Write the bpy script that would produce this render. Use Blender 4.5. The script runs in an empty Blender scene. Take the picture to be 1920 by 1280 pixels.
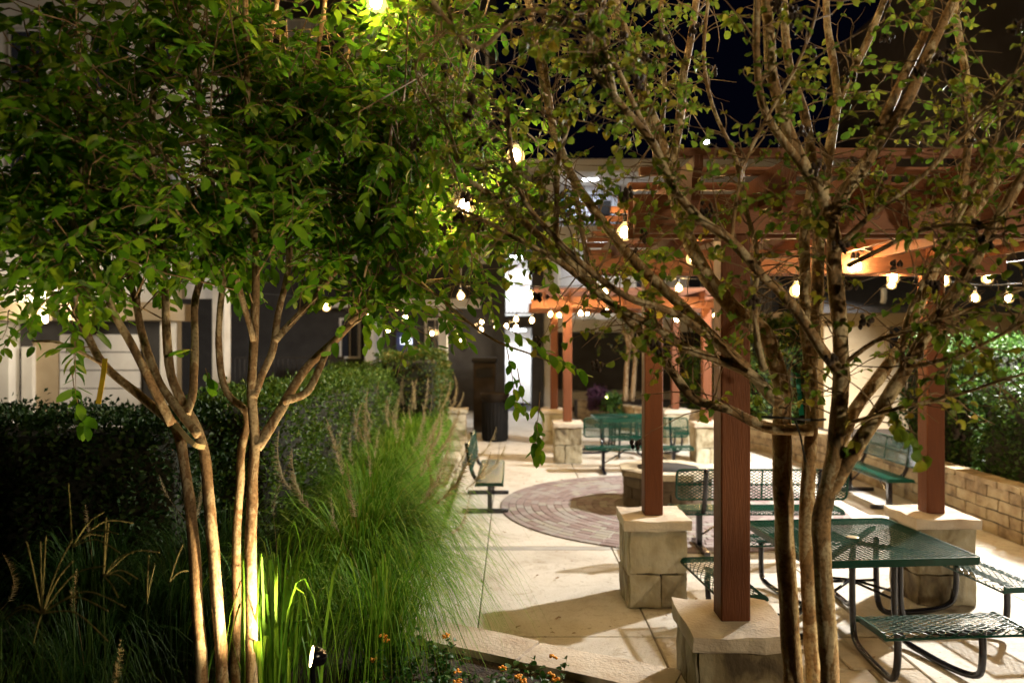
import bpy, math, random
import numpy as np
from mathutils import Vector, Matrix, noise

random.seed(7); np.random.seed(7)
C = bpy.context.scene
COL = C.collection
PI = math.pi
rnd = random.uniform

# ------------------------------------------------------------------ camera, world, exposure
F = 1420.0; CX = 960.0; HY = 635.0; H = 2.35
cam_d = bpy.data.cameras.new('camera'); cam = bpy.data.objects.new('camera', cam_d); COL.objects.link(cam)
cam.location = (0, 0, H); cam.rotation_euler = (PI/2, 0, 0)
cam_d.sensor_width = 36; cam_d.lens = F/1920*36; cam_d.shift_y = -5/1920
cam_d.clip_start = 0.05; cam_d.clip_end = 400
cam_d.dof.use_dof = True; cam_d.dof.focus_distance = 4.2; cam_d.dof.aperture_fstop = 1.55
C.camera = cam
W = bpy.data.worlds.new('World'); C.world = W; W.use_nodes = True
bg = W.node_tree.nodes['Background']; bg.inputs[0].default_value = (0.20, 0.24, 0.85, 1); bg.inputs[1].default_value = 0.0013
C.view_settings.view_transform = 'Standard'; C.view_settings.look = 'None'
C.view_settings.exposure = 1.38; C.view_settings.gamma = 1; C.view_settings.use_curve_mapping = False
cy = C.cycles
cy.use_denoising = True
try: cy.denoiser = 'OPENIMAGEDENOISE'
except Exception: pass
cy.max_bounces = 6; cy.diffuse_bounces = 3; cy.glossy_bounces = 3; cy.transmission_bounces = 4; cy.transparent_max_bounces = 12
cy.sample_clamp_indirect = 4; cy.caustics_reflective = False; cy.caustics_refractive = False
KEY_W, BULB_E = 4700, 560.0

def P(px, py, Y):                       # a point seen in that direction, standing Y metres ahead
    return Vector(((px-CX)/F*Y, Y, H+(HY-py)/F*Y))
def pix(v): return (CX+v[0]/v[1]*F, HY-(v[2]-H)/v[1]*F) if v[1] > .3 else (-9999, -9999)

# ------------------------------------------------------------------ materials
def newmat(name):
    m = bpy.data.materials.new(name); m.use_nodes = True
    nt = m.node_tree; b = nt.nodes['Principled BSDF']; return m, nt, b
def N(nt, t, **kw):
    n = nt.nodes.new(t)
    for k, v in kw.items():
        if k in n.inputs: n.inputs[k].default_value = v
        else: setattr(n, k, v)
    return n
def ramp(nt, stops):
    r = nt.nodes.new('ShaderNodeValToRGB'); e = r.color_ramp.elements
    while len(e) < len(stops): e.new(.5)
    for i, (p, c) in enumerate(stops): e[i].position = p; e[i].color = (*c, 1)
    return r
def mat_noise(name, stops, scale=4, rough=.8, bump=.3, bscale=None, stretch=(1,1,1), island=0.0, detail=8, metallic=0, spec=.5, distort=0.3):
    m, nt, b = newmat(name); L = nt.links
    tc = N(nt, 'ShaderNodeTexCoord'); mp = N(nt, 'ShaderNodeMapping'); mp.inputs['Scale'].default_value = stretch
    g = N(nt, 'ShaderNodeNewGeometry')
    L.new(g.outputs['Position'], mp.inputs[0])
    n1 = N(nt, 'ShaderNodeTexNoise'); n1.inputs['Scale'].default_value = scale; n1.inputs['Detail'].default_value = detail; n1.inputs['Distortion'].default_value = distort
    L.new(mp.outputs[0], n1.inputs['Vector'])
    r = ramp(nt, stops)
    fac = n1.outputs['Fac']
    if island:
        oi = N(nt, 'ShaderNodeObjectInfo')
        ad = N(nt, 'ShaderNodeMath', operation='ADD'); L.new(g.outputs['Random Per Island'], ad.inputs[0]); L.new(oi.outputs['Random'], ad.inputs[1])
        fr = N(nt, 'ShaderNodeMath', operation='FRACT'); L.new(ad.outputs[0], fr.inputs[0])
        mx = N(nt, 'ShaderNodeMix'); mx.inputs['Factor'].default_value = island
        L.new(fac, mx.inputs[2]); L.new(fr.outputs[0], mx.inputs[3]); fac = mx.outputs[0]
    L.new(fac, r.inputs[0]); L.new(r.outputs[0], b.inputs['Base Color'])
    b.inputs['Roughness'].default_value = rough; b.inputs['Metallic'].default_value = metallic
    b.inputs['Specular IOR Level'].default_value = spec
    if bump:
        n2 = N(nt, 'ShaderNodeTexNoise'); n2.inputs['Scale'].default_value = bscale or scale*6; n2.inputs['Detail'].default_value = 6
        L.new(mp.outputs[0], n2.inputs['Vector'])
        bp = N(nt, 'ShaderNodeBump'); bp.inputs['Strength'].default_value = bump; bp.inputs['Distance'].default_value = .02
        L.new(n2.outputs['Fac'], bp.inputs['Height']); L.new(bp.outputs[0], b.inputs['Normal'])
    return m
def mat_leaf(name, stops, trans=.4, rough=.5, spec=.3):
    m, nt, b = newmat(name); L = nt.links
    g = N(nt, 'ShaderNodeNewGeometry'); oi = N(nt, 'ShaderNodeObjectInfo')
    ad = N(nt, 'ShaderNodeMath', operation='ADD'); L.new(g.outputs['Random Per Island'], ad.inputs[0]); L.new(oi.outputs['Random'], ad.inputs[1])
    fr = N(nt, 'ShaderNodeMath', operation='FRACT'); L.new(ad.outputs[0], fr.inputs[0])
    n1 = N(nt, 'ShaderNodeTexNoise'); n1.inputs['Scale'].default_value = 30; L.new(g.outputs['Position'], n1.inputs['Vector'])
    mx = N(nt, 'ShaderNodeMix'); mx.inputs['Factor'].default_value = .3; L.new(fr.outputs[0], mx.inputs[2]); L.new(n1.outputs['Fac'], mx.inputs[3])
    r = ramp(nt, stops); L.new(mx.outputs[0], r.inputs[0]); L.new(r.outputs[0], b.inputs['Base Color'])
    b.inputs['Roughness'].default_value = rough; b.inputs['Specular IOR Level'].default_value = spec
    t = N(nt, 'ShaderNodeBsdfTranslucent'); L.new(r.outputs[0], t.inputs[0])
    ms = N(nt, 'ShaderNodeMixShader'); ms.inputs[0].default_value = trans
    L.new(b.outputs[0], ms.inputs[1]); L.new(t.outputs[0], ms.inputs[2])
    L.new(ms.outputs[0], nt.nodes['Material Output'].inputs[0])
    return m
def mat_emit(name, col, s):
    m, nt, b = newmat(name)
    b.inputs['Base Color'].default_value = (.8,.8,.8,1); b.inputs['Emission Color'].default_value = (*col, 1); b.inputs['Emission Strength'].default_value = s
    return m

def mat_bark(name, pale, mid, dark):
    m, nt, b = newmat(name); L = nt.links
    g = N(nt, 'ShaderNodeNewGeometry'); mp = N(nt, 'ShaderNodeMapping'); mp.inputs['Scale'].default_value = (1,1,.38)
    L.new(g.outputs['Position'], mp.inputs[0])
    n1 = N(nt, 'ShaderNodeTexNoise'); n1.inputs['Scale'].default_value = 13; n1.inputs['Detail'].default_value = 9; n1.inputs['Distortion'].default_value = 1.2; n1.inputs['Roughness'].default_value = .62
    L.new(mp.outputs[0], n1.inputs['Vector'])
    r = ramp(nt, [(.34, dark), (.42, mid), (.49, mid), (.53, pale), (.8, tuple(c*1.12 for c in pale))])
    L.new(n1.outputs['Fac'], r.inputs[0])
    n3 = N(nt, 'ShaderNodeTexNoise'); n3.inputs['Scale'].default_value = 75; n3.inputs['Detail'].default_value = 4; L.new(g.outputs['Position'], n3.inputs['Vector'])
    r3 = ramp(nt, [(.3, (.35,.3,.22)), (.55, (1,1,1))]); L.new(n3.outputs['Fac'], r3.inputs[0])
    mu = N(nt, 'ShaderNodeMix', data_type='RGBA', blend_type='MULTIPLY'); mu.inputs['Factor'].default_value = .75
    L.new(r.outputs[0], mu.inputs[6]); L.new(r3.outputs[0], mu.inputs[7]); L.new(mu.outputs[2], b.inputs['Base Color'])
    b.inputs['Roughness'].default_value = .72; b.inputs['Specular IOR Level'].default_value = .25
    bp = N(nt, 'ShaderNodeBump'); bp.inputs['Strength'].default_value = .55; bp.inputs['Distance'].default_value = .008
    L.new(n1.outputs['Fac'], bp.inputs['Height'])
    bp2 = N(nt, 'ShaderNodeBump'); bp2.inputs['Strength'].default_value = .5; bp2.inputs['Distance'].default_value = .004
    L.new(n3.outputs['Fac'], bp2.inputs['Height']); L.new(bp.outputs[0], bp2.inputs['Normal']); L.new(bp2.outputs[0], b.inputs['Normal'])
    return m

M = {}
def mat_concrete():
    m, nt, b = newmat('weathered concrete'); L = nt.links; g = N(nt, 'ShaderNodeNewGeometry'); oi = N(nt, 'ShaderNodeObjectInfo')
    def nz(sc, det=6, ro=.55, di=0):
        n = N(nt, 'ShaderNodeTexNoise'); n.inputs['Scale'].default_value = sc; n.inputs['Detail'].default_value = det; n.inputs['Roughness'].default_value = ro; n.inputs['Distortion'].default_value = di
        L.new(g.outputs['Position'], n.inputs['Vector']); return n
    a = nz(1.1, 8, .65, .8); r = ramp(nt, [(.28,(.36,.32,.27)), (.48,(.52,.49,.44)), (.7,(.60,.575,.53))]); L.new(a.outputs[0], r.inputs[0])
    def mul(prev, nzn, stops, f):
        q = ramp(nt, stops); L.new(nzn.outputs[0], q.inputs[0]); x = N(nt, 'ShaderNodeMix', data_type='RGBA', blend_type='MULTIPLY'); x.inputs['Factor'].default_value = f
        L.new(prev, x.inputs[6]); L.new(q.outputs[0], x.inputs[7]); return x.outputs[2]
    c = mul(r.outputs[0], nz(4.5, 9, .7, 1.5), [(.33,(.62,.55,.46)), (.47,(1,1,1))], .7)
    c = mul(c, nz(55, 3), [(.35,(.78,.75,.7)), (.5,(1,1,1))], .6)
    c = mul(c, nz(17, 2, .5), [(.27,(.35,.3,.24)), (.31,(1,1,1))], .8)
    h = N(nt, 'ShaderNodeHueSaturation'); mr = N(nt, 'ShaderNodeMapRange'); mr.inputs[3].default_value = .9; mr.inputs[4].default_value = 1.06
    L.new(oi.outputs['Random'], mr.inputs[0]); L.new(mr.outputs[0], h.inputs['Value']); L.new(c, h.inputs['Color']); L.new(h.outputs[0], b.inputs['Base Color'])
    b.inputs['Roughness'].default_value = .82
    bp = N(nt, 'ShaderNodeBump'); bp.inputs['Strength'].default_value = .3; bp.inputs['Distance'].default_value = .01; L.new(nz(90, 4).outputs[0], bp.inputs['Height']); L.new(bp.outputs[0], b.inputs['Normal'])
    return m
M['concrete'] = mat_concrete()
M['band'] = mat_noise('dark concrete', [(.3,(.26,.25,.24)), (.7,(.36,.35,.33))], 3, .85, .3, 60)
M['stamped'] = mat_noise('stamped concrete', [(.25,(.32,.27,.20)), (.5,(.46,.40,.32)), (.75,(.54,.49,.41))], 5, .8, .8, 26, island=.3)
M['soil'] = mat_noise('mulch soil', [(.3,(.012,.008,.005)), (.55,(.035,.022,.013)), (.75,(.06,.04,.025))], 14, .95, 1, 40)
M['asphalt'] = mat_noise('ground', [(.3,(.03,.028,.025)), (.7,(.06,.055,.05))], 3, .95, .3)
M['paver'] = mat_noise('brick pavers', [(.1,(.16,.115,.112)), (.35,(.20,.15,.147)), (.55,(.22,.178,.175)), (.75,(.24,.225,.215)), (.95,(.25,.235,.19))], 9, .85, .4, 60, island=.8)
M['sand'] = mat_noise('joint sand', [(.3,(.12,.10,.08)), (.7,(.2,.17,.14))], 30, .95, .4)
M['limestone'] = mat_noise('rough limestone', [(.3,(.12,.09,.05)), (.42,(.28,.23,.15)), (.56,(.41,.37,.28)), (.75,(.50,.46,.37))], 4.2, .85, .9, 22, island=.25)
M['veneer'] = mat_noise('stone veneer', [(.28,(.07,.05,.028)), (.4,(.19,.15,.085)), (.52,(.31,.27,.18)), (.72,(.43,.40,.31))], 4.2, .85, .8, 20, stretch=(1,1,.6), island=.3, distort=1.4)
M['capstone'] = mat_noise('cap stone', [(.25,(.38,.29,.21)), (.5,(.48,.41,.33)), (.75,(.55,.50,.43))], 5, .85, .4, 45, island=.2)
M['block'] = mat_noise('tan wall block', [(.28,(.13,.09,.05)), (.45,(.27,.20,.12)), (.6,(.36,.29,.18)), (.8,(.45,.38,.27))], 6, .9, 1, 22, island=.15)
M['mortar'] = mat_noise('dark mortar', [(.3,(.07,.055,.04)), (.7,(.12,.10,.075))], 10, .95, .4)
M['pitstone'] = mat_noise('fire pit stone', [(.2,(.05,.036,.022)), (.5,(.10,.075,.048)), (.8,(.15,.12,.08))], 5, .9, .9, 20, island=.4)
M['char'] = mat_noise('charred steel', [(.3,(.006,.005,.004)), (.7,(.016,.013,.011))], 8, .9, .4)
M['wood'] = mat_noise('red stained timber', [(.2,(.085,.025,.008)), (.5,(.115,.035,.011)), (.8,(.15,.048,.016))], 3.2, .6, .35, 26, stretch=(5,5,.5), island=.25, spec=.3, distort=1.5)
M['woodh'] = mat_noise('red stained beam timber', [(.2,(.14,.055,.03)), (.5,(.18,.074,.04)), (.8,(.22,.095,.054))], 3.2, .6, .35, 26, stretch=(.5,3,5), island=.3, spec=.3, distort=1.5)
M['green'] = mat_noise('green coated steel', [(.3,(.002,.032,.02)), (.7,(.003,.045,.029))], 8, .25, .15, 90, spec=.32)
M['black'] = mat_noise('black coated tube', [(.3,(.003,.003,.007)), (.7,(.006,.006,.012))], 8, .16, .05, 90, spec=.6)
M['steel'] = mat_noise('worn steel ring', [(.3,(.5,.42,.25)), (.7,(.7,.6,.4))], 20, .35, 0, metallic=1)
M['barkR'] = mat_bark('crape myrtle bark', (.48,.39,.25), (.29,.18,.085), (.12,.085,.045))
M['barkL'] = mat_bark('smooth tan bark', (.40,.31,.20), (.24,.15,.08), (.13,.085,.045))
M['twig'] = mat_noise('twig bark', [(.3,(.13,.08,.04)), (.7,(.27,.18,.09))], 30, .8, .3)
M['leafL'] = mat_leaf('broad green leaf', [(0,(.028,.10,.006)), (.35,(.07,.19,.010)), (.65,(.13,.27,.014)), (.88,(.24,.34,.022)), (1,(.42,.38,.035))], .6)
M['leafR'] = mat_leaf('olive green leaf', [(0,(.04,.10,.008)), (.3,(.09,.17,.014)), (.6,(.17,.23,.02)), (.82,(.28,.26,.03)), (.95,(.40,.29,.05)), (1,(.38,.16,.04))], .48, .55)
M['leafY'] = mat_leaf('bright green leaf', [(0,(.06,.18,.014)), (.5,(.11,.26,.02)), (1,(.2,.32,.03))], .5)
M['pod'] = mat_noise('dry seed pod', [(.3,(.02,.012,.008)), (.7,(.05,.025,.014))], 40, .8, .4)
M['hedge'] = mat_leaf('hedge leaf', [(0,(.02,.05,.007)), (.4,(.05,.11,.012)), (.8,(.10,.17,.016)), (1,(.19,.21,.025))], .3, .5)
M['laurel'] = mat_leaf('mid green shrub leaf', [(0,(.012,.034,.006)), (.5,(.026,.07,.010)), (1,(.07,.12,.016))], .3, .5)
M['hedge_shaded'] = mat_leaf('dark shaded hedge leaf', [(0,(.006,.018,.004)), (.5,(.012,.035,.007)), (1,(.04,.07,.012))], .2, .55, .2)  # dark leaf, lowered further to put the front hedge's shade into its colour
M['hedgeR'] = mat_leaf('reddish hedge leaf', [(0,(.02,.06,.01)), (.5,(.05,.10,.015)), (.8,(.12,.12,.02)), (1,(.25,.08,.02))], .3, .5)
M['hedgecore'] = mat_noise('hedge twigs', [(.3,(.006,.008,.004)), (.7,(.015,.016,.008))], 12, 1, .5)
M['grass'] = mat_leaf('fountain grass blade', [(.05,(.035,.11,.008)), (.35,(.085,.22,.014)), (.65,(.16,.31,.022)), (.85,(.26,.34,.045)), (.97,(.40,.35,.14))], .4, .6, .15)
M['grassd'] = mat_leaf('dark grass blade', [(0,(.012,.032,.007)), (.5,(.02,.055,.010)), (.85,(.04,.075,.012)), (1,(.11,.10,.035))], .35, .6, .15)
M['strap'] = mat_leaf('strap leaf', [(0,(.07,.2,.012)), (.6,(.12,.27,.016)), (1,(.2,.31,.025))], .45)
M['plume'] = mat_leaf('grass plume', [(0,(.26,.20,.10)), (.5,(.40,.33,.19)), (1,(.52,.45,.30))], .5, .9, .1)
M['seed'] = mat_leaf('finger grass seed', [(0,(.10,.10,.03)), (1,(.20,.17,.07))], .3, .8, .1)
M['lantana'] = mat_leaf('lantana leaf', [(0,(.014,.055,.01)), (.6,(.03,.10,.015)), (1,(.06,.15,.02))], .3)
M['flower'] = mat_noise('orange yellow petals', [(.3,(.75,.22,.01)), (.7,(.85,.42,.02))], 60, .7, 0)
M['purple'] = mat_leaf('purple blossom', [(0,(.03,.012,.028)), (.7,(.06,.025,.055)), (1,(.16,.06,.14))], .3)
M['stucco'] = mat_noise('white stucco', [(.3,(.60,.56,.50)), (.7,(.70,.67,.61))], 2, .9, .3, 60)
M['siding'] = mat_noise('off white siding', [(.3,(.54,.51,.48)), (.7,(.62,.60,.57))], 3, .8, .1, 40)
M['tan'] = mat_noise('tan stucco', [(.3,(.34,.26,.16)), (.7,(.43,.34,.22))], 2, .9, .3, 60)
M['greywall'] = mat_noise('grey facade', [(.3,(.032,.030,.030)), (.7,(.055,.052,.052))], 2, .9, .3, 60)
M['darkwall'] = mat_noise('dark brown facade', [(.3,(.10,.08,.065)), (.7,(.15,.12,.10))], 1.5, .9, .2, 50)
M['whitepaint'] = mat_noise('white paint', [(.3,(.74,.73,.71)), (.7,(.8,.79,.77))], 3, .6, .05)
M['roof'] = mat_noise('dark shingles', [(.3,(.035,.033,.035)), (.7,(.075,.07,.072))], 20, .95, .5)
M['glass'] = mat_noise('dark window glass', [(.3,(.02,.024,.035)), (.7,(.035,.04,.055))], 1, .08, 0, spec=.8)
M['curtain'] = mat_noise('pale curtain behind glass', [(.3,(.42,.44,.50)), (.7,(.55,.57,.62))], 6, .7, .2, stretch=(9,1,.3))
M['rail'] = mat_noise('black railing paint', [(.3,(.012,.011,.011)), (.7,(.022,.02,.02))], 6, .5, 0)
M['bin'] = mat_noise('black litter bin', [(.3,(.005,.005,.005)), (.7,(.009,.008,.008))], 6, .8, .1, spec=.15)
M['brownbin'] = mat_noise('dark brown bin', [(.3,(.010,.007,.005)), (.7,(.02,.014,.009))], 6, .8, .1, spec=.15)
M['bluedoor'] = mat_noise('blue door paint', [(.3,(.03,.045,.14)), (.7,(.045,.065,.18))], 4, .5, .05)
M['cable'] = mat_noise('black cable', [(.3,(.012,.012,.012)), (.7,(.02,.02,.02))], 20, .5, 0)
M['cablew'] = mat_noise('pale cable', [(.3,(.45,.45,.45)), (.7,(.6,.6,.6))], 20, .5, 0)
M['teal'] = mat_noise('teal plastic ribbon', [(.3,(.0,.30,.20)), (.7,(.01,.42,.29))], 10, .35, .1)
M['yellow'] = mat_noise('yellow plastic tag', [(.3,(.62,.42,.02)), (.7,(.75,.52,.03))], 10, .45, .1)
M['tie'] = mat_noise('tan webbing tie', [(.3,(.5,.38,.18)), (.7,(.62,.48,.25))], 40, .8, .2)
M['skin'] = mat_noise('skin', [(.3,(.30,.17,.11)), (.7,(.36,.21,.14))], 8, .6, 0)
M['shirt'] = mat_noise('teal shirt cloth', [(.3,(.03,.12,.16)), (.7,(.05,.17,.21))], 14, .9, .2)
M['hair'] = mat_noise('dark hair', [(.3,(.012,.01,.009)), (.7,(.03,.024,.02))], 40, .7, .3)
M['trousers'] = mat_noise('dark trousers', [(.3,(.015,.016,.022)), (.7,(.03,.03,.04))], 14, .9, .2)
M['bulb'] = mat_emit('lit warm bulb', (1, .63, .25), BULB_E)
def mat_glow(name, col, s, fac):
    m, nt, b = newmat(name); L = nt.links
    e = N(nt, 'ShaderNodeEmission'); e.inputs[0].default_value = (*col, 1); e.inputs[1].default_value = s
    t = N(nt, 'ShaderNodeBsdfTransparent'); x = N(nt, 'ShaderNodeMixShader'); x.inputs[0].default_value = fac
    L.new(t.outputs[0], x.inputs[1]); L.new(e.outputs[0], x.inputs[2]); L.new(x.outputs[0], nt.nodes['Material Output'].inputs[0]); return m
M['bulbglass'] = mat_glow('bulb glass with amber glare', (1, .60, .20), 1.0, .55)  # amber emission put into the shell for the glare fringe round each bulb
M['lens'] = mat_emit('lit uplight lens', (1, .72, .36), 30)
M['flood'] = mat_emit('lit floodlight lens', (1, .93, .8), 40)
M['sconce'] = mat_emit('lit sconce glass', (1, .74, .42), 12)
M['tube'] = mat_emit('lit ceiling panel', (.93, .95, 1), 14)
M['sign'] = mat_emit('backlit white sign', (.8,.88,1), 1.2)
M['redlamp'] = mat_emit('red beacon', (1,.1,.03), 4)

# ------------------------------------------------------------------ mesh helpers
def raw_mesh(name, verts, faces, mats, smooth=False, mi=None):
    me = bpy.data.meshes.new(name); me.from_pydata([tuple(v) for v in verts], [], faces)
    for m in (mats if isinstance(mats, (list, tuple)) else [mats]): me.materials.append(m)
    if mi is not None: me.polygons.foreach_set('material_index', mi)
    if smooth: me.polygons.foreach_set('use_smooth', [True]*len(me.polygons))
    me.update(); return me
def tri_mesh(name, verts, tris, mat, smooth=False):
    verts = np.asarray(verts, dtype=np.float32); tris = np.asarray(tris, dtype=np.int32)
    me = bpy.data.meshes.new(name); me.vertices.add(len(verts)); me.vertices.foreach_set('co', verts.ravel())
    me.loops.add(tris.size); me.loops.foreach_set('vertex_index', tris.ravel())
    me.polygons.add(len(tris)); me.polygons.foreach_set('loop_start', np.arange(0, tris.size, 3, dtype=np.int32))
    try: me.polygons.foreach_set('loop_total', np.full(len(tris), 3, dtype=np.int32))
    except Exception: pass
    if smooth: me.polygons.foreach_set('use_smooth', np.ones(len(tris), dtype=bool))
    me.materials.append(mat); me.update(calc_edges=True); me.validate(); return me
def link(name, me, parent=None, loc=None, rot=None):
    o = bpy.data.objects.new(name, me); COL.objects.link(o)
    if parent is not None: o.parent = parent
    if loc is not None: o.location = loc
    if rot is not None: o.rotation_euler = rot
    return o
def tag(o, label=None, cat=None, group=None, kind=None):
    if label: o['label'] = label
    if cat: o['category'] = cat
    if group: o['group'] = group
    if kind: o['kind'] = kind
    return o
def thing(name, label, cat, loc=(0,0,0), rz=0, group=None):
    o = bpy.data.objects.new(name, None); COL.objects.link(o); o.location = loc; o.rotation_euler = (0,0,rz); o.empty_display_size = .2
    return tag(o, label, cat, group)
def copy_tree(o, parent=None):
    c = o.copy(); COL.objects.link(c)
    if parent is not None: c.parent = parent
    for ch in list(o.children): copy_tree(ch, c)
    return c
def frames(pts):
    pts = [Vector(p) for p in pts]; n = len(pts); T = []
    for i in range(n):
        t = pts[min(i+1, n-1)]-pts[max(i-1, 0)]
        T.append(t.normalized() if t.length > 1e-9 else Vector((0,0,1)))
    a = Vector((1,0,0)) if abs(T[0].x) < .9 else Vector((0,1,0))
    u = T[0].cross(a).normalized(); R = []
    for i in range(n):
        u = (u - T[i]*u.dot(T[i]))
        u = u.normalized() if u.length > 1e-9 else T[i].orthogonal().normalized()
        R.append((u, T[i].cross(u)))
    return pts, T, R
def smooth_line(pts, sub=4):
    pts = [Vector(p) for p in pts]
    if len(pts) < 3: return pts
    out = []
    for i in range(len(pts)-1):
        p0 = pts[max(i-1,0)]; p1 = pts[i]; p2 = pts[i+1]; p3 = pts[min(i+2,len(pts)-1)]
        for k in range(sub):
            t = k/sub
            out.append(.5*((2*p1)+(-p0+p2)*t+(2*p0-5*p1+4*p2-p3)*t*t+(-p0+3*p1-3*p2+p3)*t**3))
    out.append(pts[-1]); return out
class MB:
    def __init__(s): s.v = []; s.f = []; s.m = []
    def box(s, c, d, rz=0, mi=0, M4=None):
        b = len(s.v); cx, cy_, cz = c; dx, dy, dz = d[0]/2, d[1]/2, d[2]/2; ca, sa = math.cos(rz), math.sin(rz)
        for z in (-dz, dz):
            for x, y in ((-dx,-dy),(dx,-dy),(dx,dy),(-dx,dy)):
                p = Vector((cx+x*ca-y*sa, cy_+x*sa+y*ca, cz+z)); s.v.append(M4 @ p if M4 else p)
        for q in ((3,2,1,0),(4,5,6,7),(0,1,5,4),(1,2,6,5),(2,3,7,6),(3,0,4,7)):
            s.f.append(tuple(b+i for i in q)); s.m.append(mi)
        return s
    def span(s, a, b_, mi=0): return s.box([(a[i]+b_[i])/2 for i in range(3)], [abs(b_[i]-a[i]) for i in range(3)], 0, mi)
    def tube(s, pts, r, n=6, mi=0, cap=True, wob=0):
        pts, T, R = frames(pts); b = len(s.v); k = len(pts)
        rr = r if isinstance(r, (list, tuple)) else [r]*k
        for i in range(k):
            for j in range(n):
                a = 2*PI*j/n; w = 1
                if wob: w = 1+wob*noise.noise(pts[i]*9+Vector((math.cos(a)*.9, math.sin(a)*.9, 3)))
                s.v.append(pts[i]+(R[i][0]*math.cos(a)+R[i][1]*math.sin(a))*rr[i]*w)
        for i in range(k-1):
            for j in range(n):
                s.f.append((b+i*n+j, b+i*n+(j+1)%n, b+(i+1)*n+(j+1)%n, b+(i+1)*n+j)); s.m.append(mi)
        if cap:
            s.f.append(tuple(b+j for j in range(n))[::-1]); s.m.append(mi)
            s.f.append(tuple(b+(k-1)*n+j for j in range(n))); s.m.append(mi)
        return s
    def ribbon(s, pts, w, th, up=Vector((0,0,1)), mi=0):
        pts, T, R = frames(pts); b = len(s.v); k = len(pts)
        for i in range(k):
            side = T[i].cross(up); side = side.normalized() if side.length > 1e-6 else R[i][0]
            nn = side.cross(T[i])
            for a, c in ((-1,-1),(1,-1),(1,1),(-1,1)): s.v.append(pts[i]+side*a*w/2+nn*c*th/2)
        for i in range(k-1):
            for j in range(4): s.f.append((b+i*4+j, b+i*4+(j+1)%4, b+(i+1)*4+(j+1)%4, b+(i+1)*4+j)); s.m.append(mi)
        s.f.append((b+3,b+2,b+1,b)); s.f.append(tuple(b+(k-1)*4+j for j in range(4))); s.m += [mi, mi]
        return s
    def lathe(s, prof, c=(0,0,0), n=16, mi=0):
        b = len(s.v); k = len(prof)
        for r, z in prof:
            for j in range(n):
                a = 2*PI*j/n; s.v.append(Vector((c[0]+r*math.cos(a), c[1]+r*math.sin(a), c[2]+z)))
        for i in range(k-1):
            for j in range(n): s.f.append((b+i*n+j, b+i*n+(j+1)%n, b+(i+1)*n+(j+1)%n, b+(i+1)*n+j)); s.m.append(mi)
        s.f.append(tuple(b+j for j in range(n))[::-1]); s.f.append(tuple(b+(k-1)*n+j for j in range(n))); s.m += [mi, mi]
        return s
    def prism(s, poly, z0, z1, mi=0):
        b = len(s.v); n = len(poly)
        for z in (z0, z1):
            for p in poly: s.v.append(Vector((p[0], p[1], z)))
        s.f.append(tuple(range(b, b+n))[::-1]); s.f.append(tuple(range(b+n, b+2*n))); s.m += [mi, mi]
        for i in range(n): s.f.append((b+i, b+(i+1)%n, b+n+(i+1)%n, b+n+i)); s.m.append(mi)
        return s
    def build(s, name, mats, parent=None, smooth=False, loc=None, rot=None):
        return link(name, raw_mesh(name, s.v, s.f, mats, smooth, s.m), parent, loc, rot)
def bevel_box(d, bev=.006, jit=0.0, seg=0, seed=0):
    """a box with chamfered edges, optionally with rough (jittered, subdivided) faces; centred"""
    import bmesh
    bm = bmesh.new(); bmesh.ops.create_cube(bm, size=1)
    bmesh.ops.scale(bm, vec=d, verts=bm.verts)
    if seg: bmesh.ops.subdivide_edges(bm, edges=bm.edges[:], cuts=seg, use_grid_fill=True)
    else: bmesh.ops.bevel(bm, geom=bm.edges[:], offset=bev, segments=1, affect='EDGES')
    if jit:
        o = Vector((seed*3.7, seed*1.3, seed*7.1))
        for v in bm.verts:
            v.co += Vector((noise.noise(v.co*7+o), noise.noise(v.co*7+o+Vector((9,0,0))), noise.noise(v.co*7+o+Vector((0,9,0)))))*jit*2
            # knock the corners off
            q = [abs(v.co[i])/(d[i]/2) for i in range(3)]
            if sum(1 for t in q if t > .85) >= 2: v.co *= 1-jit*.6/max(d)*2
    me = bpy.data.meshes.new('block'); bm.to_mesh(me); bm.free(); return me
def with_mat(me, mat, smooth=False):
    me.materials.append(mat)
    if smooth: me.polygons.foreach_set('use_smooth', [True]*len(me.polygons))
    return me
def struct(o): o['kind'] = 'structure'; return o
def inpoly(x, y, poly):
    c = False; j = len(poly)-1
    for i in range(len(poly)):
        xi, yi = poly[i]; xj, yj = poly[j]
        if (yi > y) != (yj > y) and x < (xj-xi)*(y-yi)/(yj-yi)+xi: c = not c
        j = i
    return c
def plight(name, parent, loc, watts, col, r=.04, spot=None, aim=None, blend=.4):
    d = bpy.data.lights.new(name, 'SPOT' if spot else 'POINT'); d.energy = watts; d.color = col; d.shadow_soft_size = r
    if spot: d.spot_size = math.radians(spot); d.spot_blend = blend
    o = bpy.data.objects.new(name, d); COL.objects.link(o); o.parent = parent; o.location = loc
    if aim is not None: o.rotation_euler = Vector(aim).to_track_quat('-Z', 'Y').to_euler()
    return o

# ------------------------------------------------------------------ ground, plaza slabs
g = MB(); g.span((-60,-25,-.3), (60,90,-.03)); struct(g.build('ground', M['asphalt']))
plaza = struct(thing('plaza', None, None)); plaza.pop('category', None)
slabs = {}
xs = [-.86, -.28, 1.12, 2.9, 4.6, 6.1]; ys = [3.3, 5.98, 8.44, 8.58, 11.1, 13.6, 16.1, 18.6, 21.1, 24.6]
for i in range(len(xs)-1):
    for j in range(len(ys)-1):
        if i == 2 and j == 0: continue
        d = (xs[i+1]-xs[i]-.012, ys[j+1]-ys[j]-.012, .12)
        me = with_mat(bevel_box(d, .005), M['band'] if (j == 2 and i < 3) else M['concrete'])
        link('slab', me, plaza, ((xs[i]+xs[i+1])/2, (ys[j]+ys[j+1])/2, -.06))
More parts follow.
